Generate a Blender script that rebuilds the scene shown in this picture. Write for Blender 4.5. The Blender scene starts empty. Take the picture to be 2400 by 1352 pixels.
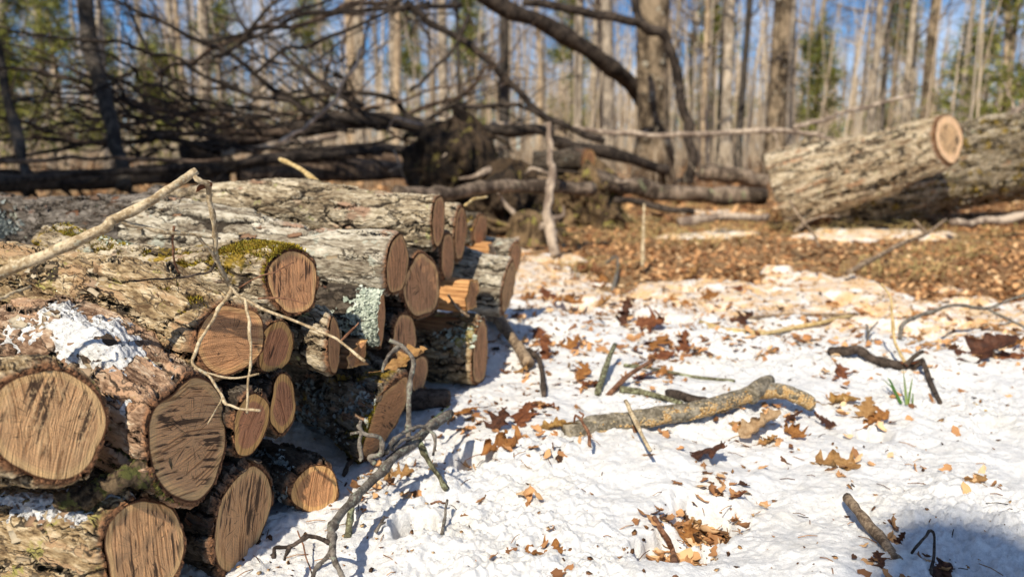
import bpy, math, random
import numpy as np
from mathutils import Vector, Matrix

random.seed(7)
RNG = np.random.default_rng(7)
SC = bpy.context.scene
COL = SC.collection
PI = math.pi

# ------------------------------------------------------------------ camera
H = 0.55
FPX = 1800.0
PITCH = math.radians(10.3)
CAM = np.array([0.0, 0.0, H])
FWD = np.array([0.0, math.cos(PITCH), -math.sin(PITCH)])
UPV = np.array([0.0, math.sin(PITCH), math.cos(PITCH)])
RGT = np.array([1.0, 0.0, 0.0])


def ray(px, py):
    return FWD + (px - 1200) / FPX * RGT + (676 - py) / FPX * UPV


def D(px, py, d):
    return CAM + d * ray(px, py)


def G(px, py, h=0.0):
    r = ray(px, py)
    t = (h - H) / r[2]
    return CAM + t * r


def proj(p):
    q = np.asarray(p) - CAM
    d = q @ FWD
    return 1200 + FPX * (q @ RGT) / d, 676 - FPX * (q @ UPV) / d, d


cam_d = bpy.data.cameras.new('camera')
cam = bpy.data.objects.new('camera', cam_d)
COL.objects.link(cam)
cam.location = CAM
cam.rotation_euler = (PI / 2 - PITCH, 0, 0)
cam_d.sensor_width = 36
cam_d.lens = 36 * FPX / 2400
cam_d.clip_start = 0.02
cam_d.clip_end = 2000
cam_d.dof.use_dof = True
cam_d.dof.focus_distance = 1.05
cam_d.dof.aperture_fstop = 3.7
SC.camera = cam


# ------------------------------------------------------------------ noise (numpy)
def _hash(ix, iy, iz, seed):
    h = (ix.astype(np.int64) * 374761393 + iy.astype(np.int64) * 668265263 + iz.astype(np.int64) * 1274126177 + seed * 974711) & 0xFFFFFFFF
    h = ((h ^ (h >> 13)) * 1103515245) & 0xFFFFFFFF
    h = ((h ^ (h >> 16)) * 2246822519) & 0xFFFFFFFF
    h = h ^ (h >> 15)
    return (h & 0xFFFFFF) / float(0xFFFFFF)


def vnoise(x, y, z=None, seed=0):
    """value noise in -1..1"""
    x = np.asarray(x, float); y = np.asarray(y, float)
    z = np.zeros_like(x) if z is None else np.asarray(z, float)
    fx = np.floor(x); fy = np.floor(y); fz = np.floor(z)
    u = x - fx; v = y - fy; w = z - fz
    u = u * u * u * (u * (u * 6 - 15) + 10); v = v * v * v * (v * (v * 6 - 15) + 10); w = w * w * w * (w * (w * 6 - 15) + 10)
    r = 0
    for a in (0, 1):
        for b in (0, 1):
            for c in (0, 1):
                r = r + _hash(fx + a, fy + b, fz + c, seed) * (u if a else 1 - u) * (v if b else 1 - v) * (w if c else 1 - w)
    return r * 2 - 1


def fbm(x, y, z=None, octv=4, seed=0, gain=0.5):
    t = 0; a = 1.0; s = 1.0; n = 0
    for i in range(octv):
        t = t + a * vnoise(np.asarray(x) * s + 17.3 * i, np.asarray(y) * s - 9.1 * i, None if z is None else np.asarray(z) * s, seed + i)
        n += a; a *= gain; s *= 2.03
    return t / n


def sstep(a, b, x):
    t = np.clip((x - a) / (b - a), 0, 1)
    return t * t * (3 - 2 * t)


# ------------------------------------------------------------------ object helpers
def nrm(v):
    v = np.asarray(v, float)
    return v / (np.linalg.norm(v) + 1e-12)


def tag(o, label=None, cat=None, group=None, kind=None):
    if label: o['label'] = label
    if cat: o['category'] = cat
    if group: o['group'] = group
    if kind: o['kind'] = kind
    return o


def empty(name, loc, label=None, cat=None, group=None):
    o = bpy.data.objects.new(name, None)
    o.empty_display_size = 0.05
    COL.objects.link(o)
    o.location = [float(c) for c in loc]
    return tag(o, label, cat, group)


def mesh_obj(name, verts, faces, mat, parent=None, smooth=True, uv=None, attrs=None):
    """verts (n,3); faces: (m,4) or (m,3) array, or a list of mixed tuples"""
    me = bpy.data.meshes.new(name)
    verts = np.asarray(verts, np.float32)
    if isinstance(faces, np.ndarray):
        k = faces.shape[1]
        me.vertices.add(len(verts)); me.vertices.foreach_set('co', verts.ravel())
        me.loops.add(faces.size); me.loops.foreach_set('vertex_index', faces.astype(np.int32).ravel())
        me.polygons.add(len(faces))
        me.polygons.foreach_set('loop_start', np.arange(0, faces.size, k, dtype=np.int32))
        me.polygons.foreach_set('loop_total', np.full(len(faces), k, np.int32))
        me.update(calc_edges=True)
    else:
        me.from_pydata([tuple(v) for v in verts.tolist()], [], faces)
        me.update()
    if uv is not None:
        lay = me.uv_layers.new(name='UVMap')
        li = np.empty(len(me.loops), np.int32); me.loops.foreach_get('vertex_index', li)
        lay.data.foreach_set('uv', np.asarray(uv, np.float32)[li].ravel())
    for an, av in (attrs or {}).items():
        av = np.asarray(av, np.float32)
        if av.ndim == 1:
            a = me.attributes.new(an, 'FLOAT', 'POINT'); a.data.foreach_set('value', av)
        else:
            a = me.attributes.new(an, 'FLOAT_VECTOR', 'POINT'); a.data.foreach_set('vector', av.ravel())
    if smooth:
        me.polygons.foreach_set('use_smooth', np.ones(len(me.polygons), bool))
    if mat is not None:
        me.materials.append(mat)
    o = bpy.data.objects.new(name, me)
    COL.objects.link(o)
    if parent is not None:
        o.parent = parent
    return o


class MB:
    """collects quads/tris into one mesh"""
    def __init__(s):
        s.v = []; s.f = []; s.n = 0; s.uv = []; s.a = []

    def add(s, v, f, uv=None, a=0.0):
        v = np.asarray(v, float); f = np.asarray(f, int)
        if f.shape[1] == 3:
            f = np.concatenate([f, f[:, 2:3]], 1)
        s.v.append(v); s.f.append(f + s.n); s.n += len(v)
        s.uv.append(np.zeros((len(v), 2)) if uv is None else np.asarray(uv, float))
        s.a.append(np.broadcast_to(np.asarray(a, float), (len(v),)))

    def build(s, name, mat, parent=None, origin=None, smooth=True):
        v = np.concatenate(s.v); f = np.concatenate(s.f)
        if origin is not None:
            v = v - np.asarray(origin)
        tri = f[:, 2] == f[:, 3]
        uv = np.concatenate(s.uv); a = np.concatenate(s.a)
        if tri.all():
            fa = f[:, :3]
        elif not tri.any():
            fa = f
        else:
            q = f[~tri]
            fa = np.concatenate([f[tri][:, :3], q[:, [0, 1, 2]], q[:, [0, 2, 3]]])
        o = mesh_obj(name, v, fa, mat, parent, smooth, uv, {'tint': a})
        if origin is not None:
            o.location = [float(c) for c in origin]
        return o


def catmull(pts, sub=5):
    p = np.asarray(pts, float)
    if len(p) < 3:
        t = np.linspace(0, 1, sub + 1)[:, None]
        return p[0] * (1 - t) + p[-1] * t
    q = np.vstack([2 * p[0] - p[1], p, 2 * p[-1] - p[-2]])
    out = []
    for i in range(1, len(q) - 2):
        p0, p1, p2, p3 = q[i - 1], q[i], q[i + 1], q[i + 2]
        for k in range(sub):
            t = k / sub
            out.append(0.5 * ((2 * p1) + (-p0 + p2) * t + (2 * p0 - 5 * p1 + 4 * p2 - p3) * t * t + (-p0 + 3 * p1 - 3 * p2 + p3) * t ** 3))
    out.append(p[-1])
    return np.array(out)


def tube_geo(pts, rad, sides=8, rough=0.0, seed=0, knots=0.0, freq=1.0):
    """closed tube; returns verts, quads (caps as degenerate fans)"""
    P = np.asarray(pts, float); n = len(P)
    R = np.asarray(rad, float)
    T = np.gradient(P, axis=0); T /= np.linalg.norm(T, axis=1)[:, None] + 1e-12
    ref = np.array([0, 0, 1.0]) if abs(T[0][2]) < 0.9 else np.array([1.0, 0, 0])
    N = np.zeros_like(P); B = np.zeros_like(P)
    N[0] = nrm(np.cross(T[0], ref))
    for i in range(n):
        if i:
            N[i] = N[i - 1] - T[i] * (N[i - 1] @ T[i]); N[i] /= np.linalg.norm(N[i]) + 1e-12
        B[i] = np.cross(T[i], N[i])
    th = np.linspace(0, 2 * PI, sides, endpoint=False)
    c = np.cos(th)[None, :, None]; s_ = np.sin(th)[None, :, None]
    rr = R[:, None] * np.ones(sides)[None, :]
    if rough > 0:
        q = np.arange(n)[:, None] * 0.55 * freq
        rr = rr * (1 + rough * vnoise(np.cos(th)[None, :] * 1.4 + q * 0 + seed, np.sin(th)[None, :] * 1.4 + 0 * q, q + 0 * th[None, :], seed) + rough * 0.6 * vnoise(np.cos(th)[None, :] * 3 + seed, np.sin(th)[None, :] * 3 + 0 * q, q * 2.3 + 0 * th[None, :], seed + 5))
    V = P[:, None, :] + rr[:, :, None] * (c * N[:, None, :] + s_ * B[:, None, :])
    V = V.reshape(-1, 3)
    i = np.arange(n - 1)[:, None] * sides; j = np.arange(sides)[None, :]
    F = np.stack([i + j, i + (j + 1) % sides, i + sides + (j + 1) % sides, i + sides + j], -1).reshape(-1, 4)
    V = np.vstack([V, P[0:1], P[-1:]])
    k = np.arange(sides)
    c0 = np.stack([np.full(sides, n * sides), (k + 1) % sides, k, k], -1)
    c1 = np.stack([np.full(sides, n * sides + 1), (n - 1) * sides + k, (n - 1) * sides + (k + 1) % sides, (n - 1) * sides + (k + 1) % sides], -1)
    return V, np.vstack([F, c0, c1])


def branch_geo(mb, pts, r0, r1, sides=8, sub=5, rough=0.1, wob=0.0, a=0.0, freq=1.0, bulge=0.0):
    P = catmull(pts, sub)
    n = len(P)
    sd = int(RNG.integers(0, 9999))
    if wob > 0:
        s = np.linspace(0, n * 0.35, n)
        P = P + wob * np.stack([vnoise(s, s * 0 + 1.3, None, sd), vnoise(s, s * 0 + 5.3, None, sd + 1), vnoise(s, s * 0 + 8.3, None, sd + 2)], 1) * np.minimum(1, np.arange(n) / 3.0)[:, None]
    R = np.linspace(r0, r1, n)
    if bulge > 0:
        s = np.linspace(0, n * 0.5, n)
        R = R * (1 + bulge * np.clip(vnoise(s, s * 0, None, sd + 3), 0, 1) * 1.5)
    V, F = tube_geo(P, R, sides, rough, sd, freq=freq)
    mb.add(V, F, None, a)
    return P


# ------------------------------------------------------------------ material helpers
class MT:
    def __init__(s, name):
        s.m = bpy.data.materials.new(name); s.m.use_nodes = True
        s.t = s.m.node_tree
        s.bsdf = next(n for n in s.t.nodes if n.type == 'BSDF_PRINCIPLED')
        s.out = next(n for n in s.t.nodes if n.type == 'OUTPUT_MATERIAL')

    def n(s, typ, ins=None, **pr):
        nd = s.t.nodes.new(typ)
        for k, v in pr.items(): setattr(nd, k, v)
        for k, v in (ins or {}).items():
            s.set(nd.inputs[k], v)
        return nd

    def set(s, sock, v):
        if isinstance(v, bpy.types.NodeSocket): s.t.links.new(v, sock)
        elif isinstance(v, (tuple, list)) and len(v) == 3 and sock.type == 'RGBA': sock.default_value = (*v, 1)
        else: sock.default_value = v

    def coord(s, kind='Object'):
        return s.n('ShaderNodeTexCoord').outputs[kind]

    def mapping(s, vec, scale=(1, 1, 1), loc=(0, 0, 0)):
        return s.n('ShaderNodeMapping', {'Vector': vec, 'Scale': scale, 'Location': loc}).outputs[0]

    def noise(s, vec, scale, detail=4, rough=0.55, dist=0.0, out=0):
        return s.n('ShaderNodeTexNoise', {'Vector': vec, 'Scale': scale, 'Detail': detail, 'Roughness': rough, 'Distortion': dist}).outputs[out]

    def voro(s, vec, scale, feature='F1', out=0, rand=1.0):
        return s.n('ShaderNodeTexVoronoi', {'Vector': vec, 'Scale': scale, 'Randomness': rand}, feature=feature).outputs[out]

    def math(s, op, a, b=0.0, clamp=False):
        return s.n('ShaderNodeMath', {0: a, 1: b}, operation=op, use_clamp=clamp).outputs[0]

    def vmath(s, op, a, b=(0, 0, 0)):
        return s.n('ShaderNodeVectorMath', {0: a, 1: b}, operation=op).outputs[0]

    def mix(s, fac, a, b, mode='MIX'):
        nd = s.n('ShaderNodeMix', data_type='RGBA', blend_type=mode)
        s.set(nd.inputs[0], fac); s.set(nd.inputs[6], a); s.set(nd.inputs[7], b)
        return nd.outputs[2]

    def mr(s, v, a, b, c=0.0, d=1.0, smooth=True):
        return s.n('ShaderNodeMapRange', {'Value': v, 'From Min': a, 'From Max': b, 'To Min': c, 'To Max': d}, interpolation_type='SMOOTHSTEP' if smooth else 'LINEAR').outputs[0]

    def attr(s, name, out='Fac'):
        return s.n('ShaderNodeAttribute', attribute_name=name).outputs[out]

    def orand(s):
        return s.n('ShaderNodeObjectInfo').outputs['Random']

    def sepx(s, v, k):
        return s.n('ShaderNodeSeparateXYZ', {0: v}).outputs[k]

    def comb(s, x, y, z):
        return s.n('ShaderNodeCombineXYZ', {0: x, 1: y, 2: z}).outputs[0]

    def ramp(s, fac, stops):
        nd = s.n('ShaderNodeValToRGB', {0: fac})
        e = nd.color_ramp.elements
        while len(e) < len(stops): e.new(0.5)
        for el, (p, c) in zip(e, stops):
            el.position = p; el.color = (*c, 1)
        return nd.outputs[0]

    def done(s, color, rough=0.9, bump=None, bdist=0.01, bstr=1.0, disp=None, dscale=0.005, mid=0.5, spec=0.2):
        s.set(s.bsdf.inputs['Base Color'], color)
        s.set(s.bsdf.inputs['Roughness'], rough)
        s.bsdf.inputs['Specular IOR Level'].default_value = spec
        if bump is not None:
            b = s.n('ShaderNodeBump', {'Height': bump, 'Distance': bdist, 'Strength': bstr})
            s.t.links.new(b.outputs[0], s.bsdf.inputs['Normal'])
        if disp is not None:
            d = s.n('ShaderNodeDisplacement', {'Height': disp, 'Midlevel': mid, 'Scale': dscale})
            s.t.links.new(d.outputs[0], s.out.inputs['Displacement'])
            s.m.displacement_method = 'BOTH'
        return s.m


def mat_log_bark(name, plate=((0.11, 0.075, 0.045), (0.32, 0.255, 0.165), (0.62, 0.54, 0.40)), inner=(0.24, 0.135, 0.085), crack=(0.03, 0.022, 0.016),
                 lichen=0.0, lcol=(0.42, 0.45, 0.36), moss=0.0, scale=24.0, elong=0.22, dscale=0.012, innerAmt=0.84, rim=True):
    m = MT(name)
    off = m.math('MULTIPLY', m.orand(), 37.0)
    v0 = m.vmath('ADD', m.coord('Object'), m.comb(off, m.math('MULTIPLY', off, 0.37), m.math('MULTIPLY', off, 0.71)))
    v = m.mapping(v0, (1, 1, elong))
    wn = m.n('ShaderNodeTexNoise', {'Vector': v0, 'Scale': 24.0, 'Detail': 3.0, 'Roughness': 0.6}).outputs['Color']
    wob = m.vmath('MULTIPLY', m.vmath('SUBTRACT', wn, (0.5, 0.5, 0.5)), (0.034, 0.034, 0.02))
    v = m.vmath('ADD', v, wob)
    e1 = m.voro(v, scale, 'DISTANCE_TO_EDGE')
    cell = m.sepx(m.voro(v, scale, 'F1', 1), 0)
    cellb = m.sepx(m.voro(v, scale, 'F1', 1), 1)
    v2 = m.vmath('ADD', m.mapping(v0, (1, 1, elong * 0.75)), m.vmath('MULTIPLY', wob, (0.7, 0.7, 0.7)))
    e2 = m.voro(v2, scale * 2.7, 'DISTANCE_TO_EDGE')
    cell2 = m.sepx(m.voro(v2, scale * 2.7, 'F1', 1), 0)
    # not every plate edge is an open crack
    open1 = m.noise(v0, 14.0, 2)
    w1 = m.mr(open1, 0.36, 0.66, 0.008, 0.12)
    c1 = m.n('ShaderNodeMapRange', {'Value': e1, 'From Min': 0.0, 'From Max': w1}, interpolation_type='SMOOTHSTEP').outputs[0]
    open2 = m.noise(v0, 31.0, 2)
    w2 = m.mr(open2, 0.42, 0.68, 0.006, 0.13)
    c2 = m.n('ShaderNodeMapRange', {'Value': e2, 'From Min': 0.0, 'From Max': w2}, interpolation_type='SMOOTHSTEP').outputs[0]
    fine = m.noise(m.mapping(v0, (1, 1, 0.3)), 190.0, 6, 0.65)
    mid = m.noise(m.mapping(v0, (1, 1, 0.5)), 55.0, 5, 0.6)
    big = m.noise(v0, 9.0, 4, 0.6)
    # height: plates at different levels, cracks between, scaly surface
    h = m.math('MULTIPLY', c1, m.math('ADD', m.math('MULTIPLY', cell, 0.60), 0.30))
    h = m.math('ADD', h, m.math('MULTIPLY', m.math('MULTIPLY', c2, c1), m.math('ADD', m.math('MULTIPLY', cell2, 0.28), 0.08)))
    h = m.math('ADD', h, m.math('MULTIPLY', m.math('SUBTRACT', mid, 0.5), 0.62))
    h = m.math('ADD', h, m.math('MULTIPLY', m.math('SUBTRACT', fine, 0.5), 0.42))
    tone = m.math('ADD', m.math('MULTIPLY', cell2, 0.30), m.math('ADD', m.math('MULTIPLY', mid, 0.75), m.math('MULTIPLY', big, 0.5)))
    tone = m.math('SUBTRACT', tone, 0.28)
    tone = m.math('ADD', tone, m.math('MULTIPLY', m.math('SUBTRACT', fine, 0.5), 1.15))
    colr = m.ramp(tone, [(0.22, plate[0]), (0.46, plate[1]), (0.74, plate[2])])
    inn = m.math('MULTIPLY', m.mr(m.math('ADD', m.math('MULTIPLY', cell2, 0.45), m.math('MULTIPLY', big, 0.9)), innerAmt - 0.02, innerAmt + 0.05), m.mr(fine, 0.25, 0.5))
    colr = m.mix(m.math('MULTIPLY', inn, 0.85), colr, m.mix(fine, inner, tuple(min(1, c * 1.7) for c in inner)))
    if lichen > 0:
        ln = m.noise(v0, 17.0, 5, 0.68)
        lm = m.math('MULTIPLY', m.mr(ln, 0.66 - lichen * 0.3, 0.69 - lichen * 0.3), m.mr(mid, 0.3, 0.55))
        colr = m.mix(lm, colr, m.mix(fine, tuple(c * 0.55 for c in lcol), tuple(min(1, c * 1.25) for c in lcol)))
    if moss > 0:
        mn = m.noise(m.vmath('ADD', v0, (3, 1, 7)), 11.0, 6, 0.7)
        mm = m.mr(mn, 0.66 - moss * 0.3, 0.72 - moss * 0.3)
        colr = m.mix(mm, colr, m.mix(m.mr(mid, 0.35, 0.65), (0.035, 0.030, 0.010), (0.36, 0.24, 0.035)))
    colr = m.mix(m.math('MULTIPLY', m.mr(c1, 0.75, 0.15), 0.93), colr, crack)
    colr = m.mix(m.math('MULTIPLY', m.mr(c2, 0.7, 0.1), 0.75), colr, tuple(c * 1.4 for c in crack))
    if rim:
        ra = m.attr('rim')
        rc = m.mix(m.mr(m.noise(v0, 210.0, 5, 0.75), 0.36, 0.62), (0.022, 0.012, 0.008), (0.30, 0.145, 0.07))
        colr = m.mix(ra, colr, rc)
        h = m.math('MULTIPLY', h, m.math('SUBTRACT', 1.0, m.math('MULTIPLY', ra, 0.55)))
    return m.done(colr, 0.88, disp=h, dscale=dscale, mid=0.45)


def mat_cut(name, heart, sap, stain=(0.030, 0.020, 0.017), stainAmt=0.5, streak=1.0, ringAmt=0.5, sapw=0.84, dust=0.0):
    m = MT(name)
    uv = m.coord('UV')
    u0 = m.sepx(uv, 0); w0 = m.sepx(uv, 1)
    off = m.math('MULTIPLY', m.orand(), 23.0)
    rr = m.attr('rr')
    reg = m.noise(m.comb(u0, w0, off), 16.0, 3, 0.6)

    def lines(ang, fu, fw, det, seedz, bow):
        c_, s_ = math.cos(ang), math.sin(ang)
        u = m.math('ADD', m.math('MULTIPLY', u0, c_), m.math('MULTIPLY', w0, s_))
        w = m.math('SUBTRACT', m.math('MULTIPLY', w0, c_), m.math('MULTIPLY', u0, s_))
        w = m.math('ADD', w, m.math('MULTIPLY', m.math('MULTIPLY', u, u), bow))
        return m.noise(m.comb(m.math('MULTIPLY', u, fu), m.math('MULTIPLY', w, fw), m.math('ADD', off, seedz)), 1.0, det, 0.62, 0.0)
    l1 = lines(0.0, 9.0, 300.0, 3, 0.0, 1.2)
    l2 = lines(0.38, 12.0, 380.0, 3, 5.0, -1.5)
    l3 = lines(0.06, 22.0, 760.0, 2, 9.0, 0.5)
    st = lines(-0.05, 13.0, 170.0, 4, 3.0, 0.8)
    pick = m.mr(reg, 0.46, 0.56)
    ln = m.math('ADD', m.math('MULTIPLY', l1, m.math('SUBTRACT', 1.0, pick)), m.math('MULTIPLY', l2, pick))
    rn = m.math('ADD', rr, m.math('MULTIPLY', m.math('SUBTRACT', m.noise(m.comb(u0, w0, off), 22.0, 3), 0.5), 0.12))
    rings = m.math('MULTIPLY', m.math('ADD', m.math('SINE', m.math('MULTIPLY', rn, 118.0)), 1.0), 0.5)
    base = m.mix(m.mr(rn, sapw - 0.05, sapw + 0.04), heart, sap)
    base = m.mix(m.math('MULTIPLY', m.mr(reg, 0.36, 0.66), 0.45), base, m.mix(1.0, base, (1.32, 1.26, 1.18), 'MULTIPLY'))
    base = m.mix(m.math('MULTIPLY', m.math('MULTIPLY', rings, ringAmt), 0.34), base, m.mix(1.0, base, (0.55, 0.47, 0.40), 'MULTIPLY'))
    base = m.mix(m.math('MULTIPLY', m.mr(ln, 0.47, 0.38), 0.72 * min(1, streak)), base, m.mix(1.0, base, (0.36, 0.28, 0.23), 'MULTIPLY'))
    base = m.mix(m.math('MULTIPLY', m.mr(ln, 0.55, 0.64), 0.60), base, m.mix(1.0, base, (1.42, 1.38, 1.28), 'MULTIPLY'))
    base = m.mix(m.math('MULTIPLY', m.mr(l3, 0.44, 0.36), 0.45), base, m.mix(1.0, base, (0.5, 0.42, 0.36), 'MULTIPLY'))
    big = m.noise(m.comb(m.math('MULTIPLY', u0, 12.0), m.math('MULTIPLY', w0, 24.0), off), 1.0, 3, 0.6)
    sm = m.math('ADD', m.math('MULTIPLY', st, 1.0), m.math('MULTIPLY', m.math('SUBTRACT', big, 0.5), 0.9))
    sm = m.math('MULTIPLY', m.mr(sm, 0.71 - stainAmt * 0.18, 0.75 - stainAmt * 0.18), m.mr(rn, sapw + 0.12, sapw - 0.06))
    base = m.mix(m.math('MULTIPLY', sm, 0.86), base, stain)
    ang = m.math('ARCTAN2', w0, u0)
    chk = m.noise(m.comb(m.math('MULTIPLY', m.math('SINE', ang), 2.6), m.math('MULTIPLY', m.math('COSINE', ang), 2.6), m.math('ADD', off, m.math('MULTIPLY', rr, 0.35))), 1.7, 2, 0.5)
    ck = m.math('MULTIPLY', m.mr(m.math('ABSOLUTE', m.math('SUBTRACT', chk, 0.5)), 0.012, 0.004), m.math('MULTIPLY', m.mr(rr, 0.05, 0.2), m.mr(m.math('ADD', rr, m.math('MULTIPLY', big, 0.6)), 1.05, 0.8)))
    base = m.mix(m.math('MULTIPLY', ck, 0.85), base, (0.04, 0.025, 0.017))
    grain = m.noise(m.comb(u0, w0, off), 420.0, 3, 0.7)
    base = m.mix(m.math('MULTIPLY', m.mr(grain, 0.5, 0.68), 0.35), base, m.mix(1.0, base, (1.4, 1.35, 1.25), 'MULTIPLY'))
    if dust > 0:
        dn = m.noise(m.comb(u0, w0, off), 170.0, 4, 0.75)
        base = m.mix(m.math('MULTIPLY', m.math('MULTIPLY', m.mr(dn, 0.52, 0.58), m.mr(big, 0.44, 0.56)), dust), base, (0.74, 0.50, 0.26))
    base = m.mix(m.mr(rr, 0.945, 0.98), base, (0.10, 0.042, 0.02))
    hgt = m.math('ADD', m.math('MULTIPLY', ln, 1.0), m.math('ADD', m.math('MULTIPLY', l3, 0.35), m.math('MULTIPLY', grain, 0.25)))
    return m.done(base, 0.82, bump=hgt, bdist=0.005, bstr=0.9, spec=0.15)


def mat_bark_simple(name, dark, light, scale=60, stretch=0.25, lichen=None, lamt=0.0, bdist=0.004, coord='Object', spots=0.0, bstr=0.9):
    m = MT(name)
    off = m.math('MULTIPLY', m.orand(), 31.0)
    v0 = m.vmath('ADD', m.coord(coord), m.comb(off, off, off))
    v = m.mapping(v0, (1, 1, stretch))
    n1 = m.noise(v, scale, 6, 0.65, 0.3)
    n2 = m.noise(v0, scale * 0.22, 4, 0.6)
    c = m.mix(m.mr(m.math('ADD', m.math('MULTIPLY', n1, 0.6), m.math('MULTIPLY', n2, 0.6)), 0.50, 0.72), dark, light)
    if lichen is not None:
        ln = m.noise(v0, scale * 0.45, 5, 0.7)
        c = m.mix(m.mr(ln, 0.64 - lamt * 0.3, 0.69 - lamt * 0.3), c, m.mix(n1, tuple(x * 0.6 for x in lichen), lichen))
    return m.done(c, 0.9, bump=n1, bdist=bdist, bstr=bstr)


# bark families of the firewood
BK = {
    'pale': mat_log_bark('bark_pale_oak', lichen=0.16, lcol=(0.40, 0.38, 0.17), innerAmt=0.90),
    'palemoss': mat_log_bark('bark_pale_mossy', lichen=0.14, lcol=(0.44, 0.45, 0.36), innerAmt=0.92, moss=0.5),
    'grey': mat_log_bark('bark_grey_oak', plate=((0.13, 0.10, 0.07), (0.34, 0.295, 0.22), (0.63, 0.58, 0.47)), lichen=0.2, lcol=(0.44, 0.45, 0.37), scale=17, elong=0.17, dscale=0.014, innerAmt=0.93),
    'tan': mat_log_bark('bark_tan_flaky', plate=((0.10, 0.06, 0.03), (0.33, 0.235, 0.125), (0.66, 0.54, 0.36)), inner=(0.27, 0.165, 0.085), lichen=0.2, lcol=(0.36, 0.32, 0.10), innerAmt=0.84, scale=28, elong=0.25),
    'pink': mat_log_bark('bark_pink_peeled', plate=((0.11, 0.06, 0.035), (0.36, 0.235, 0.15), (0.64, 0.52, 0.38)), inner=(0.33, 0.195, 0.115), innerAmt=0.75, moss=0.10, scale=24),
    'dark': mat_log_bark('bark_dark_gap_shade', plate=((0.025, 0.019, 0.014), (0.075, 0.058, 0.042), (0.16, 0.135, 0.105)), inner=(0.12, 0.05, 0.03), lichen=0.10, lcol=(0.26, 0.29, 0.25), innerAmt=0.9, scale=30, moss=0.06),  # dark bark, deepened further to paint the shade in the stack's gaps
    'ridge': mat_log_bark('bark_dark_ridged', plate=((0.055, 0.045, 0.037), (0.15, 0.13, 0.11), (0.27, 0.24, 0.21)), inner=(0.16, 0.08, 0.05), lichen=0.02, innerAmt=0.93, scale=46, elong=0.22, dscale=0.012),
    'mossy': mat_log_bark('bark_mossy', plate=((0.05, 0.04, 0.028), (0.13, 0.105, 0.075), (0.30, 0.26, 0.20)), moss=0.34, lichen=0.12, lcol=(0.34, 0.36, 0.28), scale=30),
}
CUT = {
    'brown': mat_cut('cut_brown', (0.60, 0.315, 0.16), (0.68, 0.41, 0.195), stainAmt=0.45),
    'stained': mat_cut('cut_stained', (0.68, 0.39, 0.195), (0.73, 0.46, 0.22), stainAmt=0.85),
    'sandy': mat_cut('cut_sandy', (0.60, 0.365, 0.19), (0.66, 0.44, 0.22), stainAmt=0.75, dust=0.6, ringAmt=0.9, streak=1.0),
    'red': mat_cut('cut_red', (0.58, 0.27, 0.14), (0.72, 0.42, 0.16), stainAmt=0.25, sapw=0.74),
    'orange': mat_cut('cut_orange', (0.52, 0.27, 0.13), (0.68, 0.40, 0.17), stainAmt=0.4, sapw=0.76),
    'ringed': mat_cut('cut_ringed', (0.56, 0.30, 0.15), (0.64, 0.38, 0.18), stainAmt=0.4, ringAmt=1.3, streak=0.6),
    'fresh': mat_cut('cut_fresh', (0.60, 0.41, 0.235), (0.76, 0.53, 0.33), stainAmt=0.9, streak=1.0, sapw=0.66, ringAmt=0.5),
}


def mat_split(name, c1, c2):
    m = MT(name)
    v0 = m.vmath('ADD', m.coord('Object'), m.comb(m.math('MULTIPLY', m.orand(), 11.0), 0.0, 0.0))
    n1 = m.noise(m.mapping(v0, (1, 1, 0.06)), 170.0, 5, 0.6)
    n2 = m.noise(v0, 14.0, 3)
    c = m.mix(m.mr(m.math('ADD', n1, m.math('MULTIPLY', n2, 0.4)), 0.45, 0.9), c1, c2)
    return m.done(c, 0.8, bump=n1, bdist=0.006, bstr=0.9)


M_SPLIT = mat_split('split_orange_wood', (0.22, 0.09, 0.03), (0.66, 0.36, 0.15))
M_SPLITD = mat_split('split_dark_wood', (0.10, 0.05, 0.025), (0.36, 0.20, 0.10))


def mat_tint(name, cols, rough=0.9, spec=0.1, nscale=0.0, trans=0.0):
    m = MT(name)
    t = m.attr('tint')
    n = len(cols)
    c = m.ramp(t, [(i / (n - 1), cc) for i, cc in enumerate(cols)])
    if nscale:
        c = m.mix(m.math('MULTIPLY', m.noise(m.coord('Object'), nscale, 4), 0.6), c, m.mix(1.0, c, (0.4, 0.38, 0.36), 'MULTIPLY'))
    return m.done(c, rough, spec=spec)


M_MOSS = mat_tint('moss_blades', [(0.05, 0.045, 0.012), (0.20, 0.13, 0.02), (0.42, 0.30, 0.035), (0.34, 0.33, 0.06)])
M_MOSSG = mat_tint('moss_olive', [(0.03, 0.035, 0.01), (0.10, 0.10, 0.025), (0.26, 0.24, 0.06)])
M_LICH = mat_tint('lichen_flakes', [(0.22, 0.26, 0.21), (0.42, 0.47, 0.39), (0.60, 0.64, 0.55)])
M_LICHG = mat_tint('lichen_grey', [(0.10, 0.12, 0.12), (0.25, 0.28, 0.27), (0.42, 0.45, 0.42)])

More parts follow.
